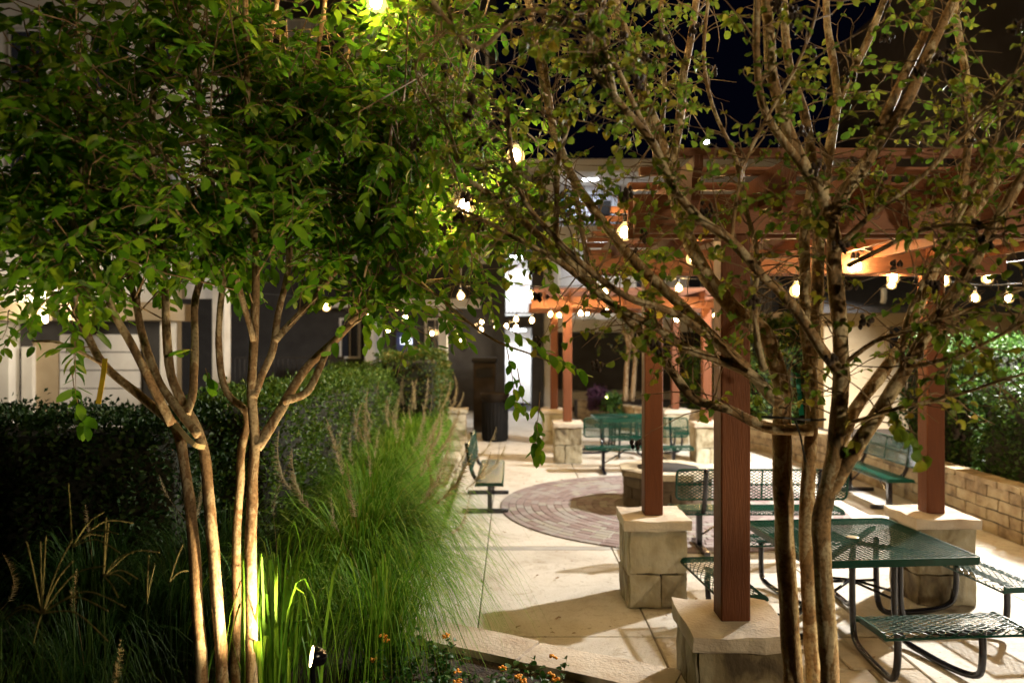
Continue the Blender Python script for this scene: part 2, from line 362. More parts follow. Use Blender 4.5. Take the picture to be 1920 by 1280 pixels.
# stamped flagstones by the near pedestal
fx = [1.12, 1.55, 2.05, 2.42, 2.9]; fy = [3.3, 3.85, 4.3, 4.95, 5.4, 5.98]
for i in range(4):
    for j in range(5):
        sh = (j % 2)*.12
        a0 = fx[i]+(sh if 0 < i else 0); a1 = fx[i+1]+(sh if i+1 < 4 else 0)
        d = (a1-a0-.014, fy[j+1]-fy[j]-.014, .12)
        link('flagstone', with_mat(bevel_box(d, .009), M['stamped']), plaza, ((a0+a1)/2, (fy[j]+fy[j+1])/2, -.062+rnd(-.001,.001)))
for (x0, y0, x1, y1) in ((-3, 15.8, -.86, 24.6),):
    link('slab', with_mat(bevel_box((x1-x0-.012, y1-y0-.012, .12), .005), M['concrete']), plaza, ((x0+x1)/2, (y0+y1)/2, -.06))

# paved ring round the fire pit
RC = Vector((2.2, 10.65, 0)); RO = 2.36
ring = struct(thing('paved_circle', None, None, RC)); 
MB().lathe([(RO+.01, 0), (RO+.01, .004)], n=72).build('sand_bed', M['sand'], ring)
bricks = []
r = RO-.055; cn = 0
while r > .72:
    n = max(8, int(2*PI*r/.215)); off = rnd(0, 1)
    for k in range(n):
        a = 2*PI*(k+off)/n; bricks.append((r, a, 2*PI*r/n-.007))
    r -= .107; cn += 1
bricks.sort(key=lambda b: (RC+Vector((math.cos(b[1])*b[0], math.sin(b[1])*b[0], 0))-Vector((0,0,H))).length)
cache = {}
rest = MB()
for i, (r, a, L) in enumerate(bricks):
    p = Vector((math.cos(a)*r, math.sin(a)*r, .0)); z = .004+rnd(-.0015, .0025)
    if i < 300:
        key = round(L, 2)
        if key not in cache: cache[key] = with_mat(bevel_box((key, .1, .05), .005), M['paver'])
        link('brick', cache[key], ring, (p.x, p.y, -.016+z), (0, 0, a+PI/2))
    else: rest.box((p.x, p.y, -.016+z), (L, .1, .05), a+PI/2)
o = rest.build('brick_paving', M['paver'], ring); o['kind'] = 'stuff'

# ------------------------------------------------------------------ raised beds, block walls
SZ = .36
soil = MB()
soil.prism([(-9,-6), (5.6,-6), (5.6,2.35), (1.0,4.2), (-.55,4.95), (-.95,5.1), (-1.05,15.4), (-9,15.4)], -.2, SZ)
tag(struct(soil.build('bed_soil', M['soil'])))
soil2 = MB(); soil2.prism([(6.0,3.5), (5.95,8.6), (5.92,12.4), (5.4,15.8), (4.5,18), (3.2,19.2), (1.9,21.7), (1.9,23.2), (13,23.2), (13,3.5)], -.2, .5)
tag(struct(soil2.build('far_bed_soil', M['soil'])))

def block_wall(name, label, line, courses, ch, bl, depth, cap_h, cap_over, mats, inner=1, skip_face=False, cap_len=.75):
    root = thing(name, label, 'wall', (0,0,0))
    body = MB()
    blk = [with_mat(bevel_box((bl-.012, depth, ch-.012), .01, .008, 2, k), mats[0]) for k in range(5)]
    caps = [with_mat(bevel_box((cap_len-.01, depth+cap_over*2, cap_h), .01, .007, 2, 20+k), mats[1]) for k in range(4)]
    for i in range(len(line)-1):
        a = Vector((*line[i], 0)); b = Vector((*line[i+1], 0)); d = b-a; L = d.length; t = d/L; ang = math.atan2(t.y, t.x)
        body.box(((a.x+b.x)/2, (a.y+b.y)/2, courses*ch/2), (L-.02, depth-.03, courses*ch-.01), ang)
        nb = max(1, round(L/bl)); sx = L/(nb*bl)
        for c in range(courses):
            off = .5 if c % 2 else 0
            for k in range(nb+(1 if off else 0)):
                s0 = max(0, (k-off)*bl*sx); s1 = min(L, (k+1-off)*bl*sx)
                if s1-s0 < .05: continue
                p = a+t*(s0+s1)/2
                o = link('block', blk[random.randrange(5)], root, (p.x, p.y, c*ch+ch/2), (0,0,ang+(PI if random.random() < .5 else 0)))
                o.scale = ((s1-s0)/bl, 1+rnd(0,.05), 1)
        nc = max(1, round(L/cap_len)); sc = L/(nc*cap_len)
        for k in range(nc):
            p = a+t*(k+.5)*cap_len*sc
            o = link('cap_stone', caps[random.randrange(4)], root, (p.x, p.y, courses*ch+cap_h/2), (0,0,ang)); o.scale = (sc, 1, 1)
    body.build('mortar_core', M['mortar'], root)
    return root
block_wall('retaining_wall', 'long tan block retaining wall of the shrub bed, behind the right pergola post and the far table',
           [(6.15,4.2), (5.9,8.6), (5.87,12.4), (5.35,15.8), (4.45,17.9), (3.15,19.1), (1.95,21.5)], 4, .145, .42, .22, .07, .02, (M['block'], M['block']), cap_len=.42)
block_wall('planter_wall', 'pale stone planter wall holding the fountain grasses along the left edge of the plaza',
           [(-.97,5.28), (-1.0,9.5), (-1.05,15.2)], 2, .165, .45, .24, .075, .03, (M['limestone'], M['limestone']))
block_wall('planter_wall', 'low planter wall with wide pale cap stones in front of the lantana, below the near pergola post',
           [(-.72,5.17), (.93,4.3), (2.6,3.55), (5.6,2.3)], 2, .165, .45, .24, .075, .04, (M['limestone'], M['capstone']), cap_len=.92)
# stacked stone pier that ends the left planter wall
pier = thing('stone_pier', 'stacked stone pier ending the left planter wall beside the black litter bin', 'pier', (-1.2, 15.55, 0))
for k in range(5):
    link('stone', with_mat(bevel_box((.52+rnd(-.03,.03), .42, .165), .01, .016, 3, 40+k), M['limestone']), pier, (rnd(-.015,.015), 0, .083+k*.168), (0,0,rnd(-.04,.04)))
link('cap_stone', with_mat(bevel_box((.6, .5, .08), .01, .012, 3, 50), M['limestone']), pier, (0,0,.885))

# ------------------------------------------------------------------ pergolas on stone pedestals
ZP = .77
def make_pedestal(seed):
    random.seed(seed)
    root = thing('stone_pedestal', None, 'pedestal')
    for s in range(4):
        ang = s*PI/2; ca, sa = math.cos(ang), math.sin(ang)
        rows = [(0, .30+rnd(-.05,.05)), (None, .68)]
        z0 = 0
        for ri, zt in enumerate((rows[0][1], .68)):
            splits = [-.25, .25] if (ri+s) % 2 else [-.25, rnd(-.06,.08), .25]
            for k in range(len(splits)-1):
                w = splits[k+1]-splits[k]-.007
                me = with_mat(bevel_box((w, .075, zt-z0-.010), .008, .007, 5, seed*10+s*4+ri*2+k), M['veneer'])
                x = (splits[k]+splits[k+1])/2; y = -.225
                link('stone', me, root, (x*ca-y*sa, x*sa+y*ca, (z0+zt)/2), (0,0,ang))
            z0 = zt
    MB().box((0,0,.335), (.42,.42,.67)).build('mortar_core', M['mortar'], root)
    link('cap_stone', with_mat(bevel_box((.585, .585, .09), .01, .009, 5, seed), M['capstone']), root, (0,0,.725))
    return root
def make_pergola(name, label, posts, loc):
    root = thing(name, label, 'pergola', loc)
    xs_ = sorted(p[0] for p in posts); ysr = sorted(p[1] for p in posts)
    x0, x1, y0, y1 = xs_[0], xs_[-1], ysr[0], ysr[-1]
    pm = with_mat(bevel_box((.165, .165, 2.94-ZP), .008), M['wood'])
    for p in posts: link('post', pm, root, (p[0], p[1], ZP+(2.94-ZP)/2))
    # paired beams along x, either side of the posts
    for yy in (y0, y1):
        for s in (-1, 1):
            link('beam', with_mat(bevel_box((x1-x0+1.15, .05, .215), .006), M['woodh']), root, ((x0+x1)/2, yy+s*.11, 2.94+.1))
    # rafters along y with rounded tails
    def rafter():
        L0, L1 = y0-.62, y1+.62; z0, z1 = 3.02, 3.245; pr = []
        def tail(yb, sgn):
            pts = []
            for k in range(9):
                a = PI/2*k/8; pts.append((yb+sgn*(.04+.17*math.sin(a)), z0+.02-.035*math.sin(2*a)+ .15*(1-math.cos(a))))
            return pts
        low = [(L0, z1), (L0, z1-.06)]
        low += [(L0+.03, z1-.075), (L0+.05, z1-.11)]
        low += [(L0+.05+.02*k, z0+.04*math.cos(k/7*PI)-.02 if k else z0+.06) for k in range(8)]
        low += [(L0+.3, z0+.05)]
        up = [(L1-.3, z0+.05)] + [(L1-.05-.02*k, z0+.04*math.cos(k/7*PI)-.02 if k else z0+.06) for k in range(7,-1,-1)]
        up += [(L1-.05, z1-.11), (L1-.03, z1-.075), (L1, z1-.06), (L1, z1)]
        poly = low+up; b = MB(); n = len(poly)
        for sx in (-.022, .022):
            for (y, z) in poly: b.v.append(Vector((sx, y, z)))
        b.f.append(tuple(range(n))); b.f.append(tuple(range(n, 2*n))[::-1])
        for i in range(n): b.f.append((i, n+i, n+(i+1)%n, (i+1)%n))
        b.m = [0]*len(b.f); return raw_mesh('rafter', b.v, b.f, M['wood'])
    rm = rafter(); nr = 8
    for k in range(nr):
        link('rafter', rm, root, (x0-.34+(x1-x0+.68)*k/(nr-1), 0, 0))
    pu = with_mat(bevel_box((x1-x0+1.1, .045, .045), .005), M['woodh']); npu = 10
    for k in range(npu): link('purlin', pu, root, ((x0+x1)/2, y0-.55+(y1-y0+1.1)*k/(npu-1), 3.27))
    return root
near = [(1.25,4.31), (1.27,6.86), (3.83,6.92), (3.86,4.38)]
far = [(1.06,14.5), (3.72,14.5), (.95,17.1), (3.68,17.1)]
make_pergola('pergola', 'near red timber pergola over the picnic table, behind the right tree', near, (0,0,0))
make_pergola('pergola', 'far red timber pergola beyond the fire pit, before the apartment block', far, (0,0,0))
plab = ['stone pedestal under the nearest pergola post, at the bottom of the picture', 'stone pedestal left of the picnic table, under the post that crosses the fire pit',
        'stone pedestal right of the picnic table, before the block retaining wall', 'stone pedestal behind the near bench of the picnic table, at the right edge',
        'pale stone pedestal at the front left of the far pergola, beside the far bench', 'pale stone pedestal at the front right of the far pergola',
        'pale stone pedestal at the back left of the far pergola, partly hidden', 'pale stone pedestal at the back right of the far pergola']
for i, p in enumerate(near+far):
    r_ = make_pedestal(11+i); r_.location = (p[0], p[1], 0); r_['label'] = plab[i]; r_['group'] = 'stone pedestals carrying the pergola posts'
random.seed(21)

# ------------------------------------------------------------------ expanded metal furniture
def expanded(U, prof, pu=.046, pv=.021, w=.0055, th=.004, up=Vector((0,0,1))):
    """diamond lattice over U (along x, centred) and a profile (list of (y,z)); returns an MB"""
    b = MB(); acc = [0]
    for i in range(1, len(prof)): acc.append(acc[-1]+math.hypot(prof[i][0]-prof[i-1][0], prof[i][1]-prof[i-1][1]))
    V = acc[-1]
    def at(u, v):
        v = min(max(v, 0), V); i = 1
        while i < len(acc)-1 and acc[i] < v: i += 1
        t = (v-acc[i-1])/max(1e-9, acc[i]-acc[i-1])
        y = prof[i-1][0]+(prof[i][0]-prof[i-1][0])*t; z = prof[i-1][1]+(prof[i][1]-prof[i-1][1])*t
        return Vector((u-U/2, y, z))
    sl = pv/pu
    flat = len(prof) == 2
    for fam in (1, -1):
        k = int(-V/sl/pu)-1
        while k*pu < U+V/sl+pu:
            # line: u = k*pu + fam*v/sl
            u0 = k*pu; vs = []
            va, vb = 0, V
            if fam == 1: va = max(va, (0-u0)*sl); vb = min(vb, (U-u0)*sl)
            else: va = max(va, (u0-U)*sl); vb = min(vb, u0*sl)
            if vb-va > .004:
                br = [va]+[q for q in acc if va+.002 < q < vb-.002]+[vb]
                pts = [at(u0+fam*v/sl, v)+Vector((0,0,fam*.0008)) for v in br]
                b.ribbon(pts, w, th, up)
            k += 1
    return b
def roll_profile(w, drop=.035, flat=.75):
    pr = []; hw = w/2; rr = drop
    for k in range(5): a = PI/2*k/4; pr.append((-hw+rr-rr*math.cos(a), -drop+rr*math.sin(a)))
    for k in range(5): a = PI/2*(1-k/4); pr.append((hw-rr+rr*math.cos(a), -drop+rr*math.sin(a)))
    return pr
def rim(b, prof, U, t=.012):
    for s in (-1, 1):
        pts = [Vector((s*U/2, y, z-.001)) for y, z in prof]
        b.ribbon(pts, .016, .02)
        # solid end cap plate
        n = len(b.v); 
        for y, z in prof: b.v.append(Vector((s*(U/2-.004), y, z-.004)))
        b.f.append(tuple(range(n, n+len(prof)))); b.m.append(0)
    for e in (0, -1):
        y, z = prof[e]; b.tube([(-U/2, y, z), (U/2, y, z)], t*.75, 6)
    return b
def arc_tube(pts, r=.03, sub=5): return smooth_line(pts, sub), r
def make_table():
    root = thing('picnic_table', None, 'picnic table')
    TX, TY, TZ = 1.32, 1.26, .735
    tb = expanded(TX-.03, [(-(TY-.03)/2, 0), ((TY-.03)/2, 0)], .074, .036, .0085).build('tabletop_mesh', M['green'], root, loc=(0,0,TZ-.004))
    rr = MB(); c = .05; hx, hy = TX/2, TY/2; loop = []
    for sx, sy, a0 in ((1,-1,-PI/2), (1,1,0), (-1,1,PI/2), (-1,-1,PI)):
        for k in range(5): a = a0+PI/2*k/4; loop.append((sx*(hx-c)+c*math.cos(a), sy*(hy-c)+c*math.sin(a)))
    n = len(loop); sc = .965
    for z, f in ((-.05, 1), (0, 1), (.004, .994), (.004, sc), (-.05, sc)):
        for x, y in loop: rr.v.append(Vector((x*f, y*f, z)))
    for l in range(4):
        for i in range(n): rr.f.append((l*n+i, l*n+(i+1)%n, (l+1)*n+(i+1)%n, (l+1)*n+i)); rr.m.append(0)
    for i in range(n): rr.f.append((4*n+i, 4*n+(i+1)%n, (i+1)%n, i)); rr.m.append(0)
    rr.build('tabletop_rim', M['green'], root, loc=(0,0,TZ))
    MB().lathe([(.022,0), (.042,0), (.05,.004), (.042,.007), (.022,.007)], n=20).build('umbrella_ring', M['steel'], root, True, (0,0,TZ+.001))
    st = MB()
    for a in (0, PI/2): st.box((0,0,TZ-.035), (1.2,.04,.03), a+.7854)
    st.build('support_bar', M['black'], root)
    prof = roll_profile(.34)
    bm_ = rim(expanded(.98, prof, .088, .042, .007), prof, .98)
    bme = raw_mesh('bench_seat', bm_.v, bm_.f, M['green'])
    for s in range(4):
        ang = s*PI/2; ca, sa = math.cos(ang), math.sin(ang); rot = lambda x, y, z: Vector((x*ca-y*sa, x*sa+y*ca, z))
        link('bench_seat', bme, root, rot(0, -1.1, .455), (0,0,ang))
        for k in (-1, 1):
            x0 = k*.17; x1 = k*.30
            line = smooth_line([rot(x0,-.30,TZ-.05), rot(x0,-.30,.5), rot(x0,-.31,.2), rot(x0+(x1-x0)*.15,-.38,.06), rot(x0+(x1-x0)*.4,-.58,.032), rot(x0+(x1-x0)*.7,-.86,.032), rot(x1,-1.05,.07), rot(x1,-1.1,.2), rot(x1,-1.1,.42)], 4)
            MB().tube(line, .024, 10).build('leg', M['black'], root, True)
        MB().box(rot(0,-1.1,.415), ((.68,.05,.02) if s % 2 == 0 else (.05,.68,.02))).build('seat_bracket', M['black'], root)
        MB().tube([rot(-.17,-.3,.33), rot(.02,0,.39)], .012, 6).tube([rot(.17,-.3,.33), rot(-.02,0,.39)], .012, 6).build('brace', M['black'], root, True)
    return root
t1 = make_table(); t1.location = (2.77, 6.16, 0); t1.rotation_euler = (0,0,.085)
tag(t1, 'near green mesh picnic table with four attached benches, beside the right tree', group='picnic tables')
t2 = copy_tree(t1); t2.location = (2.35, 15.7, 0); t2.rotation_euler = (0,0,0.02); t2['label'] = 'far green mesh picnic table inside the far pergola, behind a bench'

def make_bench():            # faces -y ; origin on the floor under the seat
    root = thing('park_bench', None, 'bench'); U = 1.86
    prof = roll_profile(.36, .04)
    rim(expanded(U, prof, .05, .02, .0105), prof, U).build('seat', M['green'], root, loc=(0,0,.46))
    # backrest panel, standing and leaning back
    bp = [(0, 0), (.045, .33)]
    bb = expanded(U-.02, bp, .056, .034, .0085, .003, Vector((0,-.99,.13)))
    fr = []
    for (x, t) in ((-1,0), (1,0), (1,1), (-1,1)): pass
    hw = U/2; c = .05; loop = []
    for sx, st, a0 in ((1,0,-PI/2), (1,1,0), (-1,1,PI/2), (-1,0,PI)):
        for k in range(4):
            a = a0+PI/2*k/3; xx = sx*(hw-c)+c*math.cos(a); tt = (.33-c if st else c)+c*math.sin(a)
            loop.append(Vector((xx, tt/.33*.045, tt)))
    loop.append(loop[0]); bb.tube(loop, .014, 6, cap=False)
    bb.tube([(-hw, .0225, .165), (hw, .0225, .165)], .009, 6); bb.tube([(0, 0, 0), (0, .045, .33)], .009, 6)
    bb.build('backrest', M['green'], root, loc=(0,.235,.60))
    for s in (-1, 1):
        x = s*.62
        MB().tube(smooth_line([(x,-.14,.425), (x,.05,.425), (x,.16,.44), (x,.225,.52), (x,.27,.68), (x,.315,.94)], 4), .028, 8).build('back_support', M['black'], root, True)
        MB().box((x, 0, .22), (.06,.06,.42)).build('leg', M['black'], root)
        MB().box((x, .06, .03), (.06,.62,.05)).build('foot_bar', M['black'], root)
        MB().tube([(x,.02,.15), (s*.2,.02,.41)], .012, 6).build('brace', M['black'], root)
    return root
b0 = make_bench()
blab = [('green mesh bench seen from behind, between the near pergola and the fire pit', (2.72,8.5,0), PI),
        ('green mesh bench at the left, seen end on, beside the grass planter', (-.3,10.85,0), PI/2),
        ('green mesh bench facing the camera beyond the fire pit, before the far table', (2.22,13.3,0), 0),
        ('green mesh bench at the right, seen end on against the block retaining wall', (5.22,11.1,0), -PI/2)]
for i, (l, loc, rz) in enumerate(blab):
    o = b0 if i == 0 else copy_tree(b0); o.location = loc; o.rotation_euler = (0,0,rz); o['label'] = l; o['group'] = 'benches around the fire pit'

# fire pit
pit = thing('fire_pit', 'round stone fire pit with pale cap stones in the middle of the brick circle', 'fire pit', (2.2,10.75,0))
def sector(r0, r1, a0, a1, z0, z1, n=3, jit=.008):
    b = MB(); poly = [(r1*math.cos(a0+(a1-a0)*k/n), r1*math.sin(a0+(a1-a0)*k/n)) for k in range(n+1)]+[(r0*math.cos(a1-(a1-a0)*k/n), r0*math.sin(a1-(a1-a0)*k/n)) for k in range(n+1)]
    b.prism(poly, z0, z1)
    for v in b.v: v += Vector((rnd(-jit,jit), rnd(-jit,jit), rnd(-jit*.4,jit*.4)))
    return b
for c in range(3):
    for k in range(13):
        a0 = 2*PI*(k+.5*(c%2))/13
        sector(.46, .615, a0+.012, a0+2*PI/13-.012, .003+c*.148, .003+c*.148+.142).build('stone', M['pitstone'], pit)
for k in range(8):
    a0 = 2*PI*k/8+.3; sector(.45, .70, a0+.008, a0+2*PI/8-.008, .449, .53, 1, .005).build('cap_stone', M['limestone'], pit)
MB().lathe([(.44,.53), (.44,.1), (.45,.1), (.452,.5)], n=28).build('fire_ring', M['char'], pit, True)
MB().lathe([(.02,.14), (.42,.12), (.43,.02)], n=20).build('ash_bed', M['char'], pit)

# ------------------------------------------------------------------ rear apartment block (Y about 25)
YB = 25.0
def rectbox(mb, x0, y0, x1, y1, Y, depth, mi=0):
    a = P(x0, y1, Y); b = P(x1, y0, Y); mb.span((a.x, Y, a.z), (b.x, Y+depth, b.z), mi); return mb
apt = thing('apartment_building', 'rear apartment block with balconies and a bright white stairwell beyond the far pergola', 'building')
gz = lambda Y: HY+(H+.02)*F/Y
w = MB()
rectbox(w, 180, -40, 930, gz(YB), YB, .5).build('wall', M['greywall'], apt)
col_ = MB(); rectbox(col_, 930, 250, 947, gz(YB), YB-.3, 1.2); rectbox(col_, 997, 300, 1019, gz(YB), YB-.3, 1.2); col_.build('stair_column', M['greywall'], apt)
sb = MB(); rectbox(sb, 938, 300, 1000, gz(YB+2.2)-4, YB+2.2, .2); sb.build('stairwell_wall', M['whitepaint'], apt)
sw = MB(); sw.span((P(947,0,YB).x-.06, YB+.92, 0), (P(947,0,YB).x-.01, YB+2.2, 8)); sw.span((P(997,0,YB).x+.01, YB+.92, 0), (P(997,0,YB).x+.06, YB+2.2, 8)); sw.build('stairwell_side_wall', M['whitepaint'], apt)
for y0, y1 in ((592,613), (452,470)): rectbox(MB(), 947, y0, 997, y1, YB-.1, 2.2).build('landing', M['greywall'], apt)
def railing(root, a, b, z0, h, step=.11, mat=None):
    a = Vector(a); b = Vector(b); d = b-a; n = max(2, int(d.length/step)); ang = math.atan2(d.y, d.x); mid = (a+b)/2
    r_ = MB(); r_.box((mid.x, mid.y, z0+h), (d.length,.05,.05), ang); r_.box((mid.x, mid.y, z0+.08), (d.length,.04,.04), ang); r_.build('rail', mat or M['rail'], root)
    m_ = bevel_box((.02,.02,h-.1), .003); m_.materials.append(mat or M['rail'])
    for k in range(n+1):
        p = a+d*k/n; link('baluster', m_, root, (p.x, p.y, z0+.05+h/2))
zl = P(0,592,YB).z
railing(apt, (P(948,0,YB-.2).x, YB-.15, 0), (P(996,0,YB-.2).x, YB-.15, 0), zl, 1.0)
# right part: recessed balconies
XR0, XR1 = 1020, 1640
rectbox(MB(), XR0, 300, XR1, gz(YB+1.6), YB+1.6, .3).build('recess_wall', M['siding'], apt)
rectbox(MB(), XR0, 300, 1038, gz(YB), YB-.12, 1.5).build('pilaster', M['stucco'], apt)
rectbox(MB(), XR0-30, 298, XR1, 322, YB-.7, 2.6).build('roof_fascia', M['stucco'], apt)
for y0, y1 in ((424,448), (598,622)): rectbox(MB(), 1038, y0, XR1, y1, YB-.3, 1.9).build('balcony_slab', M['stucco'], apt)
def window(root, x0, y0, x1, y1, Y, pane, frame, nm=2, fw=4, name='window'):
    f = MB(); fr = rectbox(MB(), x0-fw, y0-fw, x1+fw, y1+fw, Y-.06, .05)
    o = fr.build(name, frame, root)
    for k in range(nm):
        xa = x0+(x1-x0)*k/nm+1; xb = x0+(x1-x0)*(k+1)/nm-1
        rectbox(MB(), xa, y0, xb, y1, Y-.085, .03).build('pane', pane, o)
    return o
window(apt, 1062, 345, 1162, 420, YB+1.6, M['curtain'], M['rail'], 3, 3, 'balcony_door')
window(apt, 1186, 345, 1236, 420, YB+1.6, M['curtain'], M['rail'], 1)
window(apt, 1050, 468, 1096, 560, YB+1.6, M['curtain'], M['whitepaint'], 1)
window(apt, 1192, 480, 1246, 575, YB+1.6, M['glass'], M['whitepaint'], 2)
window(apt, 1078, 640, 1188, 676, YB+1.6, M['glass'], M['whitepaint'], 3)
window(apt, 1290, 480, 1340, 575, YB+1.6, M['glass'], M['whitepaint'], 2)
rectbox(MB(), 1038, 622, XR1, gz(YB)-40, YB+1.0, .1).build('ground_floor_wall', M['greywall'], apt)
zb = P(0,424,YB-.3).z
railing(apt, (P(1038,0,YB).x, YB-.2, 0), (P(1290,0,YB).x, YB-.2, 0), zb, 1.02)
zb2 = P(0,598,YB-.3).z
railing(apt, (P(1240,0,YB).x, YB-.2, 0), (P(1440,0,YB).x, YB-.2, 0), zb2, 1.0)
# left part doors and windows
window(apt, 742, 622, 775, 690, YB, M['bluedoor'], M['rail'], 1, 3, 'door')
window(apt, 690, 600, 712, 680, YB, M['curtain'], M['whitepaint'], 1)
window(apt, 640, 600, 672, 668, YB, M['glass'], M['whitepaint'], 2)
window(apt, 800, 600, 832, 660, YB, M['glass'], M['whitepaint'], 2)
for x0 in (300, 420, 540, 650, 760, 860):
    for y0 in (40, 220, 400):
        window(apt, x0, y0, x0+52, y0+90, YB, random.choice((M['curtain'], M['glass'], M['curtain'])), M['whitepaint'], 2)
for y0 in (180, 360, 560): rectbox(MB(), 600, y0, 900, y0+16, YB-.9, 1.0).build('balcony_slab', M['stucco'], apt)
for y0 in (180, 360, 560): railing(apt, (P(600,0,YB).x, YB-.85, 0), (P(900,0,YB).x, YB-.85, 0), P(0,y0,YB-.9).z, .95)
rectbox(MB(), 684, 560, 700, gz(YB), YB-.8, .4).build('pilaster', M['stucco'], apt)
rectbox(MB(), 822, 560, 838, gz(YB), YB-.8, .4).build('pilaster', M['stucco'], apt)
sg = rectbox(MB(), 751, 632, 772, 645, YB-.16, .05).build('door_sign', M['sign'], apt)
def ceiling_lamp(loc, watts, col, label, size=(.5,.3,.05), mat='tube', name='ceiling_lamp', aim=(0,0,-1), spot=165):
    r_ = thing(name, label, 'lamp', loc)
    MB().box((0,0,.03), (size[0]+.06,size[1]+.06,.04)).build('housing', M['rail'], r_)
    MB().box((0,0,-.01), size).build('diffuser', M[mat], r_)
    plight('lamp_light', r_, (0,0,-.08), watts, col, .12, spot, aim)
    return r_
sx_ = (P(947,0,YB).x+P(997,0,YB).x)/2
ceiling_lamp((sx_, YB+.6, P(0,616,YB).z-.03), 110, (.95,.97,1), 'white ceiling light over the ground floor door of the stairwell')
ceiling_lamp((sx_, YB+.9, P(0,474,YB).z-.03), 130, (.95,.97,1), 'white ceiling light over the upper landing of the stairwell')
ceiling_lamp((P(1110,0,YB).x, YB+.5, P(0,326,YB).z-.05), 60, (.85,.9,1), 'added small ceiling light brightening the top balcony where a person sits')  # added lamp, lifts the dim top balcony
ceiling_lamp((P(1130,0,YB).x, YB+.4, P(0,452,YB).z-.05), 40, (1,.9,.75), 'added small ceiling light brightening the middle balcony')  # added lamp, lifts the dim middle balcony

# seated person on the top balcony
def person(loc, rz):
    root = thing('person', 'person in a teal shirt sitting behind the top balcony railing', 'person', loc, rz)
    J = {'pelvis':(0,0,.47), 'spine':(0,.02,.68), 'chest':(0,.03,.88), 'neck':(0,.02,1.02), 'head':(0,0,1.13), 'top':(0,.01,1.25),
         'hl':(.1,-.02,.46), 'kl':(.13,-.42,.5), 'al':(.13,-.45,.08), 'fl':(.14,-.6,.04), 'hr':(-.1,-.02,.46), 'kr':(-.13,-.42,.5), 'ar':(-.13,-.45,.08), 'fr':(-.14,-.6,.04),
         'sl':(.18,.02,.96), 'el':(.25,-.05,.7), 'wl':(.16,-.28,.62), 'nl':(.14,-.36,.61), 'sr':(-.18,.02,.96), 'er':(-.25,-.05,.7), 'wr':(-.16,-.28,.62), 'nr':(-.14,-.36,.61)}
    E = [('pelvis','spine'),('spine','chest'),('chest','neck'),('neck','head'),('head','top'),('pelvis','hl'),('hl','kl'),('kl','al'),('al','fl'),('pelvis','hr'),('hr','kr'),('kr','ar'),('ar','fr'),
         ('chest','sl'),('sl','el'),('el','wl'),('wl','nl'),('chest','sr'),('sr','er'),('er','wr'),('wr','nr')]
    Rr = {'pelvis':.14,'spine':.13,'chest':.14,'neck':.055,'head':.1,'top':.075,'hl':.09,'kl':.062,'al':.045,'fl':.035,'hr':.09,'kr':.062,'ar':.045,'fr':.035,'sl':.065,'el':.045,'wl':.032,'nl':.035,'sr':.065,'er':.045,'wr':.032,'nr':.035}
    ks = list(J); me = bpy.data.meshes.new('body'); me.from_pydata([J[k] for k in ks], [(ks.index(a), ks.index(b)) for a, b in E], [])
    o = link('body', me, root)
    for m in ('shirt','skin','trousers'): me.materials.append(M[m])
    md = o.modifiers.new('skin', 'SKIN'); 
    for i, k in enumerate(ks):
        d = me.skin_vertices[0].data[i]; d.radius = (Rr[k], Rr[k]); d.use_root = (k == 'pelvis')
    o.modifiers.new('sub', 'SUBSURF').levels = 1; o.modifiers['sub'].render_levels = 2
    dg = bpy.context.evaluated_depsgraph_get(); ev = o.evaluated_get(dg); m2 = bpy.data.meshes.new_from_object(ev)
    o.modifiers.clear(); o.data = m2
    m2.materials.clear()
    for m in ('shirt','skin','trousers'): m2.materials.append(M[m])
    for p in m2.polygons:
        c = p.center; p.use_smooth = True
        p.material_index = 1 if (c.z > 1.0 or (c.y < -.16 and c.z > .55)) else (2 if c.z < .56 else 0)
    hb = MB().lathe([(.03,.0), (.1,.03), (.112,.09), (.09,.15), (.02,.175)], (0,.025,1.11), 12); hb.build('hair', M['hair'], root, True)
    nb = MB().tube([(0,-.085,1.17), (0,-.115,1.125)], [.008,.014], 6); nb.build('nose', M['skin'], root, True)
    return root
ppos = P(1056, 424, YB+.35)
person((ppos.x, YB+.4, zb), .3)
def chair(label, loc, rz):
    root = thing('patio_chair', label, 'chair', loc, rz)
    MB().box((0,0,.43), (.5,.5,.05)).build('seat', M['rail'], root); MB().box((0,.25,.72), (.5,.04,.55)).build('backrest', M['rail'], root)
    for x in (-.22,.22):
        for y in (-.22,.22): MB().tube([(x,y,0),(x,y,.42)], .02, 6).build('leg', M['rail'], root)
    return root
chair('dark patio chair the person sits on, behind the top balcony railing', (ppos.x, YB+.42, zb), .3)
chair('empty dark patio chair on the top balcony, right of the person', (P(1132,0,YB).x, YB+.4, zb), -.3)

# ------------------------------------------------------------------ left building
lb = thing('apartment_building', 'white stucco apartment house at the left, behind the dark hedge and the leafy tree', 'building')
YL = 17.0
def lrect(x0, y0, x1, y1, d=0, depth=.3): return rectbox(MB(), x0, y0, x1, y1, YL+d, depth)
lrect(-260, 430, 320, gz(YL), .9, .3).build('wall', M['greywall'], lb)
for k in range(6):
    y0 = 626+k*34; lrect(112, y0+1, 262, y0+33, .82, .07).build('siding_panel', M['siding'], lb)
lrect(-200, 555, 16, gz(YL), .5, .5).build('corner_wall', M['stucco'], lb)
lrect(40, 650, 60, gz(YL), .7, .2).build('pilaster', M['stucco'], lb)
lrect(62, 640, 110, gz(YL), .84, .06).build('garage_wall', M['tan'], lb)
lrect(-260, 566, 308, 600, -.5, 1.5).build('soffit', M['tan'], lb)
lrect(-260, 470, 318, 566, -.6, .14).build('balcony_parapet', M['stucco'], lb)
lrect(322, 380, 408, 560, 1.2, .2).build('wall', M['siding'], lb)
